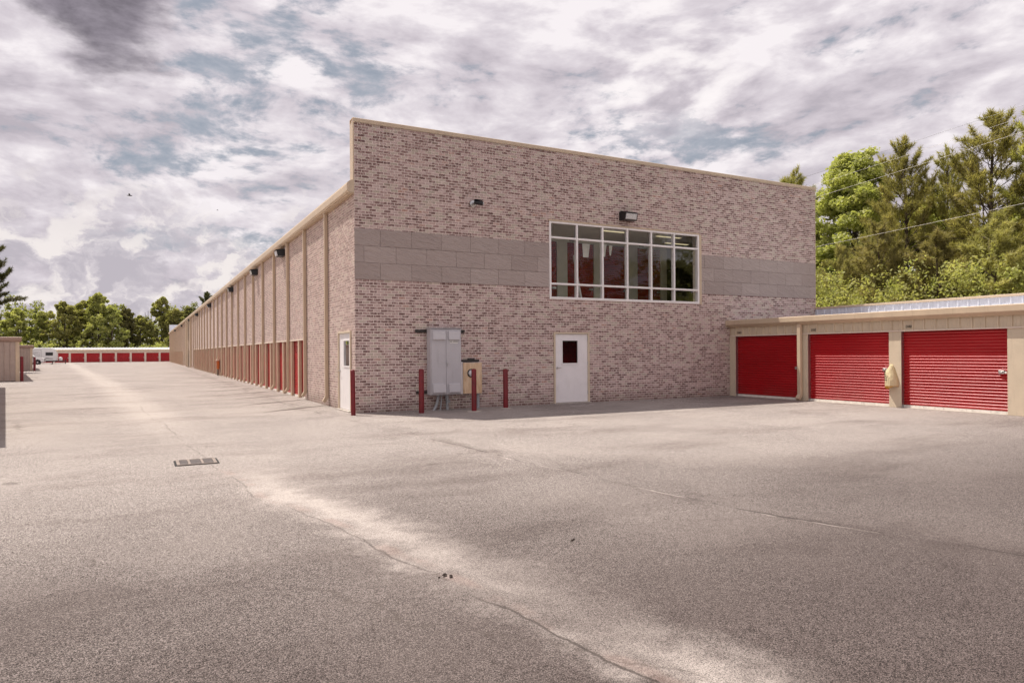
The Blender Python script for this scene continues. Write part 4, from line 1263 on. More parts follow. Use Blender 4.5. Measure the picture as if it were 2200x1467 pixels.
for a, b_ in ((gx0 + 0.05, -4.51), (-4.465, -4.33), (-4.285, gx1 - 0.05)):
    q = MB()
    for k in range(9):
        yy = gy0 + 0.045 + k * 0.052
        q.box(a, b_, yy, yy + 0.030, 0.005, 0.013)
    q.build('slotted_panel', M['drain_bar'], root)

# clumps of dried mud on the asphalt -------------------------------------------------------------------


def clump(cx, cy, n, spread, label):
    q = MB(); r = random.Random(int(cx * 100))
    for i in range(n):
        x = cx + r.gauss(0, spread); y = cy + r.gauss(0, spread * 0.7); s_ = r.uniform(0.008, 0.019)
        pts = []
        for k in range(6):
            th = k * math.pi / 3 + r.uniform(-.3, .3); pts.append((x + math.cos(th) * s_ * r.uniform(.7, 1.3), y + math.sin(th) * s_ * r.uniform(.6, 1.2)))
        base = len(q.v)
        vs = [(a, b2, 0.001) for a, b2 in pts] + [(x + (a - x) * .5, y + (b2 - y) * .5, s_ * 0.8) for a, b2 in pts]
        q.add(vs, [tuple(range(6, 12))] + [(k, (k + 1) % 6, 6 + (k + 1) % 6, 6 + k) for k in range(6)])
    tag(q.build('mud_clump', M['litter']), label, 'dirt')


clump(-3.13, -13.98, 9, 0.028, 'small dark clump of dried mud on the pale silt line')
clump(-1.80, -13.62, 2, 0.012, 'single dark fleck lying on the bare asphalt right of centre')

# low units on the left ---------------------------------------------------------------------------------


def left_unit(name, px, py, ang, width, depth, h, label, npan, rib=0.30):
    """corner (px,py) is the near right corner; built in a rotated frame"""
    ca, sa = math.cos(ang), math.sin(ang)
    root = empty(name, (px, py, 0), label, 'building')
    def mp(v):                                       # local: +u to the left along the end wall, +v back
        u, v_, z = v
        return (px - u * ca - v_ * sa, py - u * sa + v_ * ca, z)
    def put(q, nm, mat, parent=root):
        q.v = [mp(v) for v in q.v]; return q.build(nm, mat, parent)
    q = MB(); q.box(0.02, width, 0.02, depth, 0, h - 0.28); put(q, 'wall', M['mauve_tan'])
    q = MB(); q.box(-0.04, 0.17, -0.03, 0.16, 0, h - 0.27); q.box(-0.03, 0.02, 0.16, depth, 0, h - 0.27); put(q, 'corner_trim', M['tan'])
    q = MB(); q.prism([(-0.10, h - 0.28), (-0.16, h - 0.2), (-0.16, h - 0.02), (-0.12, h), (depth, h), (depth, h - 0.28)], 'x', -0.16, width)
    q.v = [(v[0], v[1], v[2]) for v in q.v]
    put(q, 'roof_trim', M['mauve_trim'])
    q = MB(); q.box(-0.10, width, -0.06, depth, h, h + 0.012); put(q, 'roof', M['tan'])
    u = 0.18
    for k in range(npan):
        q = MB(); q.prism([(u, 0.018), (u, -0.004), (u + rib * 0.78, -0.004), (u + rib * 0.83, -0.036), (u + rib * 0.93, -0.036), (u + rib * 0.97, -0.004), (u + rib - 0.003, -0.004), (u + rib - 0.003, 0.018)], 'z', 0, h - 0.285)
        put(q, 'wall_panel', M['mauve_tan']); u += rib
    q = MB(); q.box(0.02, width, -0.012, 0.02, -0.01, 0.035); put(q, 'base_trim', M['dark'])
    return root


A8 = math.radians(8.1)
left_unit('storage_unit', -12.0, 34.65, A8, 9, 22.0, 2.78, 'nearer low tan storage unit cut by the left edge of the photo', 28, 0.31)
left_unit('storage_unit', -15.2, 68.17, math.radians(7.0), 12, 20.0, 2.66, 'farther low tan storage unit left of the parked camper', 43, 0.27)
left_unit('storage_unit', -8.20, -2.2, A8, 8, 28.5, 2.78, 'low unit outside the left edge whose shadow falls on the asphalt', 25, 0.31)

# far row ------------------------------------------------------------------------------------------------
FY = 156.0
frow = empty('far_garage_row', (-18, FY + 4, 0), 'distant low row of red roll-up doors across the end of the yard', 'building')
fa, fb_ = -50.0, 12.0
q = MB(); q.box(fa, fb_, FY + 0.25, FY + 9, 0, 2.5); q.build('wall', M['trim'], frow)
q = MB(); q.box(fa, fb_, FY, FY + 0.25, 2.02, 2.45); q.build('header', M['trim'], frow)
q = MB(); q.prism([(FY - 0.2, 2.42), (FY - 0.25, 2.48), (FY - 0.25, 2.72), (FY + 0.1, 2.78), (FY + 0.25, 2.42)], 'x', fa, fb_); q.build('fascia', M['pale_tan'], frow)
q = MB(); q.add([(fa, FY, 2.76), (fb_, FY, 2.76), (fb_, FY + 8, 3.22), (fa, FY + 8, 3.22)], [(0, 1, 2, 3)])
x = fa
while x < fb_:
    q.prism([(x, 0), (x + 0.18, 0), (x + 0.14, 0.06), (x + 0.04, 0.06)], 'y', 0, 0.001) if False else None
    q.add([(x, FY, 2.762), (x + 0.16, FY, 2.762), (x + 0.16, FY, 2.84), (x, FY, 2.84), (x, FY + 8, 3.222), (x + 0.16, FY + 8, 3.222), (x + 0.16, FY + 8, 3.30), (x, FY + 8, 3.30)],
          [(0, 1, 2, 3), (3, 2, 6, 7), (0, 3, 7, 4), (1, 5, 6, 2)])
    x += 0.62
q.build('roof', M['galv'], frow)
xe = [-21.44 + 2.835 * k for k in range(-9, 12)]
q = MB(); q.box(-0.02, 0.36, 0, 0.2, 0, 2.02); pm_ = q.mesh('post', M['trim'])
q = MB()
for k in range(13):
    z = 0.05 + k * 0.15
    q.prism([(0.16, z), (0.13, z + 0.03), (0.13, z + 0.11), (0.16, z + 0.149)], 'x', 0.37, 2.82)
q.cur = 1; q.box(0.36, 2.83, 0.1, 0.17, 0, 0.05)
q.cur = 2; q.box(2.62, 2.78, 0.08, 0.13, 0.9, 1.05)
rm_ = q.mesh('roll_up_door', [M['red'], M['sill'], M['steel']])
for x in xe:
    if fa < x < fb_:
        link_obj('post', pm_, frow, (x - 0.36 + 0.0, FY, 0)); link_obj('roll_up_door', rm_, frow, (x - 0.36, FY, 0))

# orange object on the long wall --------------------------------------------------------------------------
root = empty('utility_box', (-0.1, 38.2, 0), 'narrow orange utility box standing against the long wall between posts', 'utility box')
q = MB(); q.bbox(-0.18, -0.02, 38.0, 38.3, 0.50, 1.12, 0.01); q.build('body', M['orange'], root)
q = MB(); q.prism([(-0.24, 1.12), (-0.24, 1.16), (-0.13, 1.24), (0.0, 1.24), (0.0, 1.12)], 'y', 37.97, 38.38); q.build('cap', M['pale_tan'], root)
q = MB(); q.tube([(-0.10, 38.17, 0.0), (-0.10, 38.17, 0.50)], 0.05, 8); q.build('stand', M['bronze'], root)

# pickup truck and camper -----------------------------------------------------------------------------------


def wheel(parent, x, y, r, wdt, tyre='rubber'):
    q = MB(); q.lathe((x, y, r), [(r * 0.62, 0.0), (r * 0.95, 0.0), (r, 0.04), (r, wdt - 0.04), (r * 0.95, wdt), (r * 0.62, wdt)], 20, 'y'); ty = q.build('wheel', M[tyre], parent, True)
    q = MB(); q.lathe((x, y, r), [(r * 0.60, 0.03), (r * 0.60, 0.02), (r * 0.3, 0.0), (r * 0.12, -0.01), (r * 0.1, 0.02)], 16, 'y'); q.build('rim', M['alu'], ty, True)


TX, TY = -20.35, 127.3        # nose of the truck, near side
tr = empty('pickup_truck', (TX - 2.7, TY + 0.95, 0), 'white pickup truck facing right, mostly hidden behind the farther low unit', 'truck')
prof = [(0.0, 0.42), (0.03, 0.75), (-0.04, 1.02), (-0.35, 1.14), (-1.35, 1.24), (-1.95, 1.80), (-2.2, 1.88), (-3.55, 1.88), (-3.75, 1.30), (-5.5, 1.28), (-5.52, 0.5), (-5.0, 0.42), (-4.9, 0.75), (-4.5, 0.9), (-4.1, 0.75), (-4.0, 0.42), (-1.45, 0.40), (-1.35, 0.75), (-0.95, 0.92), (-0.55, 0.75), (-0.45, 0.42)]
q = MB(); q.prism([(TX + a, z) for a, z in prof], 'y', TY, TY + 1.9); q.build('body', M['vehicle'], tr)
q = MB(); q.prism([(TX - 1.55, 1.28), (TX - 2.0, 1.73), (TX - 2.45, 1.78), (TX - 2.45, 1.28)], 'y', TY - 0.012, TY - 0.002); q.build('side_window', M['black'], tr)
q = MB(); q.prism([(TX - 2.55, 1.28), (TX - 2.55, 1.78), (TX - 3.4, 1.78), (TX - 3.5, 1.28)], 'y', TY - 0.012, TY - 0.002); q.build('side_window', M['black'], tr)
q = MB(); q.bbox(TX + 0.0, TX + 0.10, TY + 0.05, TY + 1.85, 0.42, 0.66, 0.03); q.build('bumper', M['steel'], tr)
q = MB(); q.bbox(TX - 0.28, TX + 0.045, TY - 0.01, TY + 0.3, 0.82, 1.0, 0.03); q.build('headlight', M['lens'], tr)
q = MB(); q.bbox(TX - 0.28, TX + 0.045, TY + 1.6, TY + 1.91, 0.82, 1.0, 0.03); q.build('headlight', M['lens'], tr)
q = MB(); q.bbox(TX - 0.0, TX + 0.05, TY + 0.4, TY + 1.5, 0.72, 1.0, 0.01); q.build('grille', M['black'], tr)
q = MB(); q.bbox(TX - 1.75, TX - 1.6, TY - 0.2, TY - 0.02, 1.25, 1.42, 0.02); q.build('mirror', M['black'], tr)
for xx in (-0.95, -4.5):
    for yy in (-0.01, 1.66): wheel(tr, TX + xx, TY + yy, 0.38, 0.25)
    q = MB(); q.box(TX + xx - 0.5, TX + xx + 0.5, TY + 0.02, TY + 1.88, 0.35, 0.93); q.build('wheel_well', M['dark'], tr)

CXr, CYr = -18.95, 131.6        # right end of the camper body
ca = empty('camper_trailer', (CXr - 3, CYr + 1.2, 0), 'white travel trailer with dark side window and striped graphics parked by the far red doors', 'trailer')
prof = [(0.0, 0.75), (0.10, 1.3), (0.02, 2.0), (-0.30, 2.62), (-0.75, 2.85), (-6.5, 2.95), (-6.6, 0.7), (-0.05, 0.62)]
q = MB(); q.prism([(CXr + a, z) for a, z in prof], 'y', CYr, CYr + 2.4); q.build('body', M['vehicle'], ca)
q = MB(); q.bbox(CXr - 1.62, CXr - 0.5, CYr - 0.03, CYr - 0.002, 1.55, 2.12, 0.01); q.build('window', M['black'], ca)
q = MB(); q.bbox(CXr - 4.9, CXr - 4.0, CYr - 0.03, CYr - 0.002, 1.5, 2.1, 0.01); q.build('window', M['black'], ca)
q = MB(); q.box(CXr - 2.3, CXr - 2.27, CYr - 0.012, CYr - 0.002, 1.2, 2.6); q.box(CXr - 4.0, CXr - 2.27, CYr - 0.012, CYr - 0.002, 2.57, 2.6); q.build('slide_out_seal', M['ink'], ca)
q = MB()
for k in range(4):
    z = 2.35 - k * 0.22
    q.prism([(CXr - 3.9, z), (CXr - 3.9, z + 0.05), (CXr - 2.45, z - 0.22), (CXr - 2.45, z - 0.25)], 'y', CYr - 0.01, CYr - 0.002)
q.prism([(CXr - 1.6, 0.95), (CXr - 1.6, 1.10), (CXr - 0.6, 1.02), (CXr - 0.5, 0.95)], 'y', CYr - 0.01, CYr - 0.002)
q.build('graphics', M['bronze'], ca)
q = MB(); q.box(CXr - 6.5, CXr + 0.0, CYr + 0.1, CYr + 2.3, 0.45, 0.64); q.tube([(CXr - 0.2, CYr + 0.4, 0.55), (CXr + 1.45, CYr + 1.2, 0.55)], 0.07, 8); q.tube([(CXr - 0.2, CYr + 2.0, 0.55), (CXr + 1.45, CYr + 1.2, 0.55)], 0.07, 8); q.build('chassis', M['black'], ca)
q = MB(); q.lathe((CXr + 0.55, CYr + 1.2, 0.62), [(0.28, 0), (0.3, 0.08), (0.3, 0.5), (0.2, 0.62), (0.05, 0.66)], 16); q.build('gas_bottle_cover', M['vehicle'], ca, True)
q = MB(); q.tube([(CXr + 1.3, CYr + 1.2, 0.1), (CXr + 1.3, CYr + 1.2, 0.95)], 0.04, 8); q.lathe((CXr + 1.3, CYr + 1.12, 0.1), [(0.1, 0), (0.1, 0.14)], 12, 'y'); q.build('jockey_wheel', M['rubber'], ca, True)
q = MB(); q.tube([(CXr - 0.5, CYr + 0.2, 0.6), (CXr - 0.65, CYr + 0.15, 0.03)], 0.06, 8); q.bbox(CXr - 0.85, CXr - 0.5, CYr + 0.0, CYr + 0.3, 0.0, 0.08, 0.01); q.build('stabiliser_leg', M['black'], ca)
for xx in (-3.6, -4.5): wheel(ca, CXr + xx, CYr + 0.02, 0.34, 0.22)

# power lines --------------------------------------------------------------------------------------------------
wires = [((28, 7.71, 11.40), (28, 4.17, 11.57), (28, -2.36, 11.92), 0.0055, 'bronze', 'topmost dark power line crossing above the pines'),
         ((28, 7.0, 10.80), (28, 2.82, 11.16), (28, -2.67, 11.42), 0.005, 'sill', 'second thin power line from the top crossing the pines'),
         ((28, 7.0, 10.12), (28, 4.35, 10.32), (28, -2.66, 10.82), 0.006, 'sill', 'third pale power line crossing the middle of the tall pines'),
         ((28, 7.78, 7.35), (28, 2.6, 7.53), (28, -2.65, 7.79), 0.0065, 'sill', 'lowest thick pale cable crossing the green understorey')]
for a, mid_, b_, r_, mt_, lb in wires:
    a, mid_, b_ = np.array(a), np.array(mid_), np.array(b_)
    pts = []
    # quadratic through the three measured points, running on past both sides
    ya, ym, yb = a[1], mid_[1], b_[1]
    cf = np.polyfit([ya, ym, yb], [a[2], mid_[2], b_[2]], 2 if abs(mt_ == 'x') else 1)
    for yy in np.linspace(-30, 45, 26):
        t = (yy + 5) / 40
        pts.append((28, yy, float(np.polyval(cf, yy)) + 0.0006 * (yy - 2) ** 2))
    q = MB(); q.tube(pts, r_, 6)
    tag(q.build('power_line', M[mt_]), lb, 'power line', 'overhead lines beyond the garage row')

# birds ------------------------------------------------------------------------------------------------------------


def bird(c, s_, label):
    root = empty('bird', c, label, 'bird')
    q = MB(); q.tube([(c[0] - 0.3 * s_, c[1], c[2]), (c[0], c[1], c[2] + 0.02), (c[0] + 0.28 * s_, c[1], c[2])], [0.02 * s_, 0.08 * s_, 0.03 * s_], 8); q.build('body', M['black'], root, True)
    for sg in (-1, 1):
        q = MB(); q.add([(c[0] - 0.1 * s_, c[1], c[2] + 0.03), (c[0] + 0.12 * s_, c[1], c[2] + 0.03), (c[0] + 0.0 * s_, c[1] + sg * 0.55 * s_, c[2] + 0.16 * s_), (c[0] - 0.12 * s_, c[1] + sg * 0.5 * s_, c[2] + 0.14 * s_),
                         (c[0] - 0.1 * s_, c[1], c[2] + 0.0), (c[0] + 0.12 * s_, c[1], c[2] + 0.0), (c[0] + 0.0 * s_, c[1] + sg * 0.55 * s_, c[2] + 0.15 * s_), (c[0] - 0.12 * s_, c[1] + sg * 0.5 * s_, c[2] + 0.13 * s_)],
                        [(0, 1, 2, 3), (4, 5, 6, 7), (0, 1, 5, 4), (1, 2, 6, 5), (2, 3, 7, 6), (3, 0, 4, 7)]); q.build('wing', M['black'], root)


bird((-6.7, 100.0, 25.3), 1.25, 'dark bird gliding in the clouds left of the roof edge')
bird((7.0, 118.0, 27.6), 0.6, 'tiny bird speck lower in the sky nearer the roof edge')

# trees ---------------------------------------------------------------------------------------------------------------


def leaf_quads(centers, radii, counts, size, r, flat=0.75):
    cs = np.repeat(centers, counts, axis=0); rs = np.repeat(radii, counts)
    n = len(cs)
    dv_ = r.normal(size=(n, 3)); dv_ /= np.linalg.norm(dv_, axis=1)[:, None]
    rad = rs * r.uniform(0.15, 1.0, n) ** 0.6
    pos = cs + dv_ * rad[:, None] * np.array([1, 1, flat])
    nrm = r.normal(size=(n, 3)) + np.array([0, 0, 0.6]) + dv_ * 0.5
    nrm /= np.linalg.norm(nrm, axis=1)[:, None]
    t = np.cross(nrm, r.normal(size=(n, 3))); t /= np.linalg.norm(t, axis=1)[:, None]
    b2 = np.cross(nrm, t)
    s1 = (size * r.uniform(0.6, 1.3, n))[:, None]; s2 = s1 * 0.62
    V = np.stack([pos - t * s1, pos + b2 * s2 * 0.9, pos + t * s1, pos - b2 * s2], 1)
    return V.reshape(-1, 3)


def make_deciduous(seed, H, R, base, nl, nleaf, lsize, mat, fullness=1.0, narrow=1.0, nsub=5):
    r = np.random.default_rng(seed); q = MB()
    lean = r.normal(0, 0.02, 2) * H
    tp = [(lean[0] * t ** 2 + 0.08 * math.sin(5 * t + seed), lean[1] * t ** 2 + 0.08 * math.cos(4 * t), H * 0.86 * t) for t in np.linspace(0, 1, 9)]
    r0 = 0.013 * H + 0.05
    q.tube(tp, [r0 * (1.25 if i == 0 else (1 - i / 8.5) + 0.05) for i in range(9)], 8)
    C = []; Rr = []
    def tpos(t):
        i = min(7, int(t * 8)); f = t * 8 - i
        return np.array(tp[i]) * (1 - f) + np.array(tp[i + 1]) * f
    for i in range(nl):
        t = base + (0.97 - base) * (i + r.uniform(0, 0.8)) / nl
        az_ = i * 2.399 + r.uniform(-.5, .5)
        k = (t - base) / (1 - base)
        env = (math.sin(math.pi * min(1, 0.22 + 0.80 * k)) ** 0.75) * (1 - 0.25 * k)
        Ln = R * env * r.uniform(0.55, 1.25) * narrow
        el = math.radians(20 + 45 * k + r.uniform(-10, 10))
        st = tpos(min(1.0, t * 0.98)); pts = [st]; dirn = np.array([math.cos(az_) * math.cos(el), math.sin(az_) * math.cos(el), math.sin(el)])
        for s_ in range(4):
            dirn = dirn + r.normal(0, 0.12, 3) + np.array([0, 0, 0.06]); dirn /= np.linalg.norm(dirn)
            pts.append(pts[-1] + dirn * Ln / 4)
        lr = r0 * 0.42 * (1 - t * 0.6)
        q.tube([tuple(p) for p in pts], [lr, lr * .75, lr * .5, lr * .32, lr * .12], 5, False)
        C.append(pts[-1]); Rr.append(0.40 + 0.05 * R)
        for j in range(nsub):
            f = 0.35 + 0.6 * (j + r.uniform(0, 1)) / nsub; ii = min(3, int(f * 4)); ff = f * 4 - ii
            sp_ = pts[ii] * (1 - ff) + pts[ii + 1] * ff
            d2 = dirn + r.normal(0, 0.75, 3) + np.array([0, 0, 0.15]); d2 /= np.linalg.norm(d2)
            l2 = Ln * r.uniform(0.22, 0.45) + 0.25
            e_ = sp_ + d2 * l2
            q.tube([tuple(sp_), tuple((sp_ + e_) / 2 + r.normal(0, .04, 3)), tuple(e_)], [lr * .35, lr * .22, lr * .08], 4, False)
            C.append(e_); Rr.append((0.30 + 0.05 * R) * r.uniform(0.6, 1.4))
            if r.random() < 0.5 * fullness:
                C.append((sp_ + e_) / 2); Rr.append(0.4)
    C = np.array(C); Rr = np.array(Rr)
    cnt = np.maximum(4, (nleaf / len(C) * r.uniform(0.35, 1.65, len(C))).astype(int))
    V = leaf_quads(C, Rr, cnt, lsize, r)
    me_t = q.mesh('trunk', M['bark'], False)
    me_c = fast_mesh('crown', V, 4, M[mat])
    return me_t, me_c


def make_pine(seed, H, R, base, mat, ntuft=900, nlen=0.26, per=22, wid=0.012):
    r = np.random.default_rng(seed); q = MB()
    tp = [(0.06 * math.sin(3 * t + seed) * t * 3, 0.06 * math.cos(2.3 * t + seed) * t * 3, H * 0.97 * t) for t in np.linspace(0, 1, 9)]
    r0 = 0.012 * H + 0.03
    q.tube(tp, [r0 * (1.2 if i == 0 else (1 - i / 8.6) + 0.04) for i in range(9)], 8)
    T_ = []; Dn = []
    def tpos(t):
        i = min(7, int(t * 8)); f = t * 8 - i
        return np.array(tp[i]) * (1 - f) + np.array(tp[i + 1]) * f
    z = base * H; az_ = r.uniform(0, 6)
    while z < H * 0.96:
        k = (z / H - base) / (1 - base)
        for b2 in range(r.integers(2, 5)):
            az_ += 2.1 + r.uniform(-.5, .5)
            Ln = (R * (1 - k ** 2.4) * (0.5 + 0.5 * min(1, k * 3)) * 0.92 + 0.3) * r.uniform(0.5, 1.15)
            if k < 0.15 and r.random() < 0.35: Ln *= 0.4
            el = math.radians(12 + 50 * k + r.uniform(-18, 18))
            dirn = np.array([math.cos(az_) * math.cos(el), math.sin(az_) * math.cos(el), math.sin(el)])
            pts = [tpos(z / H)]
            for s_ in range(5):
                dirn = dirn + r.normal(0, 0.14, 3) + np.array([0, 0, 0.07]); dirn /= np.linalg.norm(dirn)
                pts.append(pts[-1] + dirn * Ln / 5)
            lr = r0 * 0.24 * (1 - k * 0.75)
            q.tube([tuple(p) for p in pts], [lr, lr * .85, lr * .7, lr * .5, lr * .35, lr * .15], 5, False)
            T_.append(pts[-1]); Dn.append(dirn + np.array([0, 0, .4]))
            nt_ = max(4, int(Ln / 0.15))
            for j in range(nt_):
                f = 0.32 + 0.66 * (j + r.uniform(0, 1)) / nt_; ii = min(4, int(f * 5)); ff = f * 5 - ii
                sp_ = pts[ii] * (1 - ff) + pts[ii + 1] * ff
                side = np.cross(dirn, [0, 0, 1]) * (1 if j % 2 else -1)
                d2 = dirn * 0.8 + side * r.uniform(0.5, 1.1) + np.array([0, 0, r.uniform(0.0, 0.7)]); d2 /= np.linalg.norm(d2)
                l2 = (0.18 + 0.26 * Ln * (1 - f * 0.6)) * r.uniform(0.5, 1.35)
                e_ = sp_ + d2 * l2
                q.tube([tuple(sp_), tuple(e_)], [lr * .3, lr * .14], 3, False)
                T_.append(e_); Dn.append(d2 + np.array([0, 0, .45]))
                if l2 > 0.45:
                    T_.append(sp_ + d2 * l2 * 0.6 + r.normal(0, .05, 3)); Dn.append(d2 + r.normal(0, .5, 3) + np.array([0, 0, .4]))
        z += r.uniform(0.28, 0.5)
    top = np.array(tp[-1])
    for j in range(5):
        T_.append(top + np.array([0, 0, 0.1 * j - 0.3])); Dn.append(np.array([0, 0, 1.0]) + r.normal(0, .2, 3))
    T_ = np.array(T_); Dn = np.array(Dn); Dn /= np.linalg.norm(Dn, axis=1)[:, None]
    n = len(T_) * per
    cs = np.repeat(T_, per, axis=0); ds_ = np.repeat(Dn, per, axis=0)
    v = ds_ * 0.75 + r.normal(0, 0.55, (n, 3)); v /= np.linalg.norm(v, axis=1)[:, None]
    start = cs - ds_ * r.uniform(0, 0.28, n)[:, None]
    ln = (nlen * r.uniform(0.7, 1.2, n))[:, None]
    sd = np.cross(v, r.normal(size=(n, 3))); sd /= np.linalg.norm(sd, axis=1)[:, None]
    V = np.stack([start - sd * wid, start + sd * wid, start + v * ln], 1).reshape(-1, 3)
    return q.mesh('trunk', M['pine_bark'], False), fast_mesh('crown', V, 3, M[mat])


protos = {}
protos['dec_a'] = make_deciduous(11, 15.0, 3.0, 0.30, 40, 52000, 0.10, 'leaf_bright', nsub=8)
protos['dec_b'] = make_deciduous(12, 12.0, 3.4, 0.20, 26, 30000, 0.11, 'leaf_mid')
protos['dec_c'] = make_deciduous(13, 16.0, 4.2, 0.18, 30, 30000, 0.13, 'leaf_dark')
protos['pine_a'] = make_pine(21, 15.0, 3.3, 0.34, 'needle', per=23, nlen=0.30, wid=0.016)
protos['pine_b'] = make_pine(22, 15.0, 3.7, 0.30, 'needle', per=23, nlen=0.30, wid=0.016)
protos['pine_y'] = make_pine(23, 9.0, 2.7, 0.18, 'needle_lime', per=36, nlen=0.30, wid=0.016)
protos['pine_d'] = make_pine(24, 17.0, 4.0, 0.30, 'needle_dark', per=30, nlen=0.34, wid=0.02)
protos['far_a'] = make_deciduous(31, 16.0, 3.6, 0.14, 26, 17000, 0.26, 'leaf_bright')
protos['far_b'] = make_deciduous(32, 16.0, 4.4, 0.10, 30, 19000, 0.27, 'leaf_mid')
protos['far_c'] = make_deciduous(33, 16.0, 3.8, 0.12, 30, 18000, 0.27, 'leaf_dark')


def tree(kind, x, y, h, rot, label, group, sx=1.0):
    me_t, me_c = protos[kind]
    hz = {'dec_a': 15, 'dec_b': 12, 'dec_c': 16, 'pine_a': 15, 'pine_b': 15, 'pine_y': 9, 'pine_d': 17, 'far_a': 16, 'far_b': 16, 'far_c': 16}[kind]
    nm = 'pine_tree' if 'pine' in kind else 'broadleaf_tree'
    root = D.objects.new(nm, None); COL.objects.link(root)
    root.location = (x, y, -0.08); root.rotation_euler = (0, 0, rot)
    s_ = h / hz; root.scale = (s_ * sx, s_ * sx, s_)
    tag(root, label, 'tree', group)
    for n_, me in (('trunk', me_t), ('crown', me_c)):
        o = D.objects.new(n_, me); COL.objects.link(o); o.parent = root
    return root


gR = 'trees standing beyond the garage row'
R_ = [
    ('dec_a', 36.0, 11.0, 16.8, 0.3, 'tall bright yellow-green broadleaf tree standing clear right of the brick front', 1.2),
    ('dec_a', 35.5, 14.3, 12.0, 2.1, 'bright green broadleaf tree touching the right edge of the brick front', 0.9),
    ('pine_a', 37.0, 16.9, 15.2, 1.0, 'pine whose dark tip shows above the right end of the brick parapet', 1.0),
    ('pine_b', 34.0, 6.4, 14.2, 0.7, 'tall pine with bushy top in the middle of the right-hand trees', 0.92),
    ('pine_a', 35.5, 4.9, 13.5, 2.9, 'slim pine with bare dark trunk just right of the bushy-topped pine', 0.8),
    ('pine_b', 34.0, 1.75, 14.3, 4.0, 'large spreading pine with open branches near the right edge of the photo', 1.15),
    ('pine_a', 34.5, -1.2, 14.9, 5.2, 'tall pine cut by the right edge of the photo', 1.1),
    ('pine_b', 33.0, 8.0, 9.4, 5.5, 'shorter dense pine in front of the bright broadleaf tree', 0.9),
    ('pine_y', 29.8, 7.3, 7.6, 0.2, 'small yellow-green young pine nearest the brick edge', 0.9),
    ('pine_y', 29.6, 4.9, 8.4, 1.4, 'yellow-green young pine below the bushy-topped pine', 1.1),
    ('pine_y', 29.4, 1.9, 7.4, 2.6, 'wide yellow-green young pine below the gap in the pines', 1.25),
    ('pine_y', 29.6, -0.6, 8.0, 3.9, 'yellow-green young pine lowest at the right edge of the photo', 1.15),
    ('dec_b', 40.0, 9.0, 12.5, 0.8, 'mid green broadleaf tree filling behind the bright tree', 1.1),
    ('dec_b', 40.5, 4.0, 11.0, 3.3, 'mid green broadleaf tree behind the slim pine trunks', 1.15),
    ('dec_c', 41.0, 0.0, 11.5, 5.0, 'dark green broadleaf tree behind the large spreading pine', 1.1),
    ('dec_b', 38.5, 6.6, 11.5, 2.7, 'olive broadleaf tree filling the gap between the bright tree and the bushy pine', 1.1),
    ('dec_c', 38.0, 2.9, 9.8, 4.4, 'dark olive tree low between the slim pine and the spreading pine', 1.1),
    ('dec_c', 39.5, 15.0, 11.0, 1.2, 'dark green broadleaf tree low behind the brick front edge', 1.0),
    ('dec_b', 31.5, 12.0, 8.4, 2.2, 'low mid green tree in shade beside the brick front edge', 1.0),
    ('pine_b', 36, -7.5, 14.0, 1.9, 'pine beyond the garage row seen in the window glass', 1.1),
    ('pine_a', 35, -14, 13.0, 0.9, 'farther pine beyond the garage row mirrored in the window glass', 1.1),
    ('dec_b', 36, -21, 11.0, 0.4, 'broadleaf tree beyond the garage row mirrored in the window glass', 1.3),
    ('dec_c', 37, -29, 11.0, 3.4, 'dark broadleaf tree mirrored low in the window glass', 1.3),
]
for k, x, y, h, rot, lb, sx in R_:
    tree(k, x, y, h, rot, lb, gR, sx)

tree('pine_d', -18.3, 63.0, 15.0, 1.4, 'dark pine rising behind the left units at the edge of the photo', 'trees behind the left units', 1.05)
tree('pine_d', -23.0, 66.0, 21.5, 2.9, 'taller dark pine whose branch tip enters at the far left edge', 'trees behind the left units', 1.0)
gF = 'trees beyond the far garage row'
F_ = [
    ('far_b', -37, 172, 11.5, 0.3, 'dull green tree at the far left of the distant tree line', 1.0),
    ('far_b', -30.5, 174, 14.2, 0.9, 'rounded olive tree left in the distant tree line above the low units', 1.15),
    ('far_a', -26.0, 176, 14.0, 1.6, 'light green tree second from the left in the distant tree line', 0.95),
    ('far_b', -21.0, 173, 16.2, 2.6, 'tall olive tree above the camper in the distant tree line', 1.0),
    ('far_a', -18.0, 178, 17.3, 3.1, 'light green tree right above the camper roof', 1.0),
    ('far_b', -14.3, 172, 18.6, 4.6, 'tallest loose-crowned tree in the left half of the distant tree line', 0.85),
    ('far_a', -11.5, 170, 15.5, 5.9, 'bright yellow-green tree in the centre of the distant tree line', 0.9),
    ('far_c', -8.5, 174, 15.0, 0.5, 'dark green tree right of the bright central tree', 0.9),
    ('far_b', -5.5, 176, 13.0, 1.9, 'olive tree in the dip of the distant tree line', 0.9),
    ('far_a', -0.9, 176, 18.8, 2.8, 'tall rounded light green tree standing up near the long roof', 0.85),
    ('far_b', 2.0, 172, 14.8, 4.9, 'olive tree left of the long roof edge', 0.95),
    ('far_c', 5.2, 176, 16.0, 5.4, 'dark green tree meeting the long roof edge', 1.0),
    ('pine_d', 9.4, 172, 17.6, 1.5, 'dark pine showing just above the long roof edge', 1.3),
]
for k, x, y, h, rot, lb, sx in F_:
    tree(k, x, y, h, rot, lb, gF, sx)


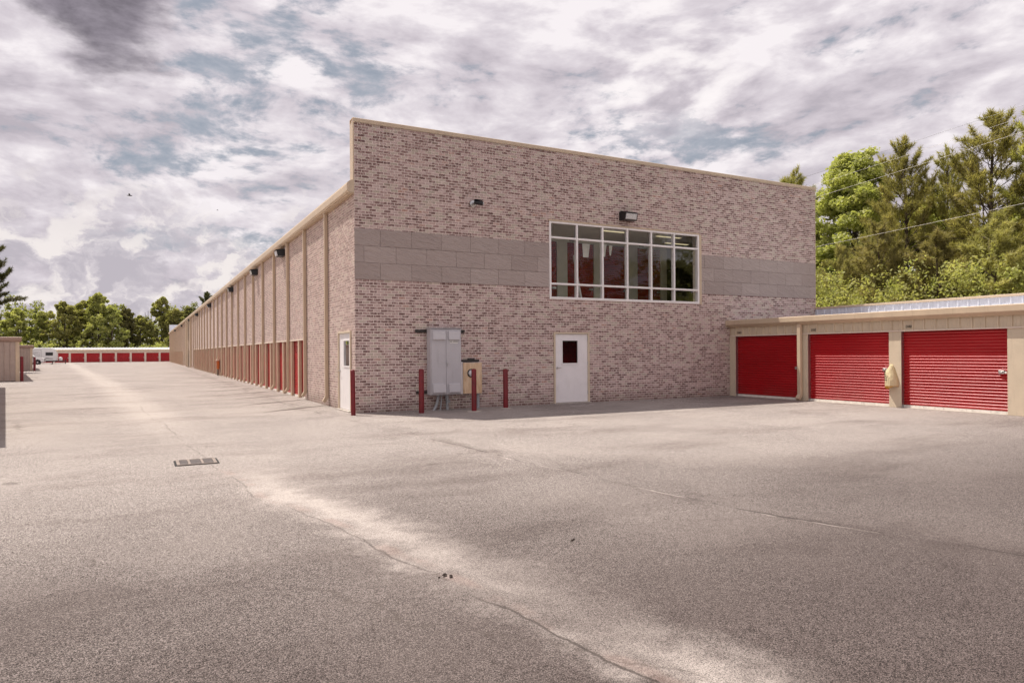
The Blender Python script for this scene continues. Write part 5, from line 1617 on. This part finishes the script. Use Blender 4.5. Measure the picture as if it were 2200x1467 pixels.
# woodland masses and shrub bands (nobody could count these) ------------------------------------------------------------
def leaf_mass(name, pts, rad, per, size, mat, label, seed, trunks=None):
    r = np.random.default_rng(seed)
    C = np.array(pts); V = leaf_quads(C, np.full(len(C), rad) * r.uniform(0.6, 1.3, len(C)), np.full(len(C), per), size, r, 0.85)
    me = fast_mesh(name, V, 4, M[mat])
    o = link_obj(name, me); tag(o, label, None, None, 'stuff')
    if trunks:
        q = MB()
        for (x, y, h, rr) in trunks: q.tube([(x, y, -0.1), (x + r.normal(0, .3), y, h * .5), (x + r.normal(0, .5), y, h)], [rr, rr * .7, rr * .3], 6)
        q.build('trunk', M['bark'], o)
    return o


r = np.random.default_rng(5)
pts = [(x, 184 + r.uniform(-4, 8), z) for x in np.arange(-60, 22, 1.1) for z in np.arange(0.5, 12.5 + 2.0 * math.sin(x * 0.35) + 1.2 * math.sin(x * 1.1), 1.3) for _ in (0,) if r.random() < 0.9]
leaf_mass('woodland', pts, 1.4, 62, 0.33, 'leaf_dark', 'dark far woodland behind the distant tree line', 1, [(r.uniform(-55, 20), r.uniform(176, 188), r.uniform(9, 13), 0.16) for _ in range(50)])
pts = [(r.uniform(-45, 14), 167 + r.uniform(-1.5, 3), r.uniform(0.4, 1) * (3.2 + 1.8 * math.sin(i * 0.7) ** 2)) for i in range(260)]
leaf_mass('shrubbery', pts, 0.85, 46, 0.17, 'leaf_bright', 'light green flowering shrubs behind the far red doors', 2)
pts = [(r.uniform(44, 54), y + r.uniform(-.5, .5), z) for y in np.arange(-75, 34, 1.2) for z in np.arange(0.5, 11.3 + 1.5 * math.sin(y * 0.6) + (2.0 if y < -12 else 0), 1.3) if r.random() < 0.92]
leaf_mass('woodland', pts, 1.35, 70, 0.2, 'leaf_dark', 'dark woodland behind the pines right of the brick front', 3, [(r.uniform(38, 50), r.uniform(-10, 26), r.uniform(9, 12), 0.14) for _ in range(26)])
pts = [(r.uniform(26, 33), r.uniform(-34, 20), r.uniform(0.3, 1) * (4.4 + 1.4 * math.sin(i * 0.9) ** 2)) for i in range(520)]
leaf_mass('undergrowth', pts, 0.75, 80, 0.085, 'leaf_mid', 'green undergrowth along the back of the garage row', 4)
pts = [(r.uniform(27, 31), r.uniform(-8, 16), r.uniform(4.0, 5.6)) for i in range(110)]
leaf_mass('undergrowth', pts, 0.7, 80, 0.08, 'leaf_bright', 'light green saplings topping the undergrowth behind the garage row', 6)
# trees out of frame at the left edge side are left out
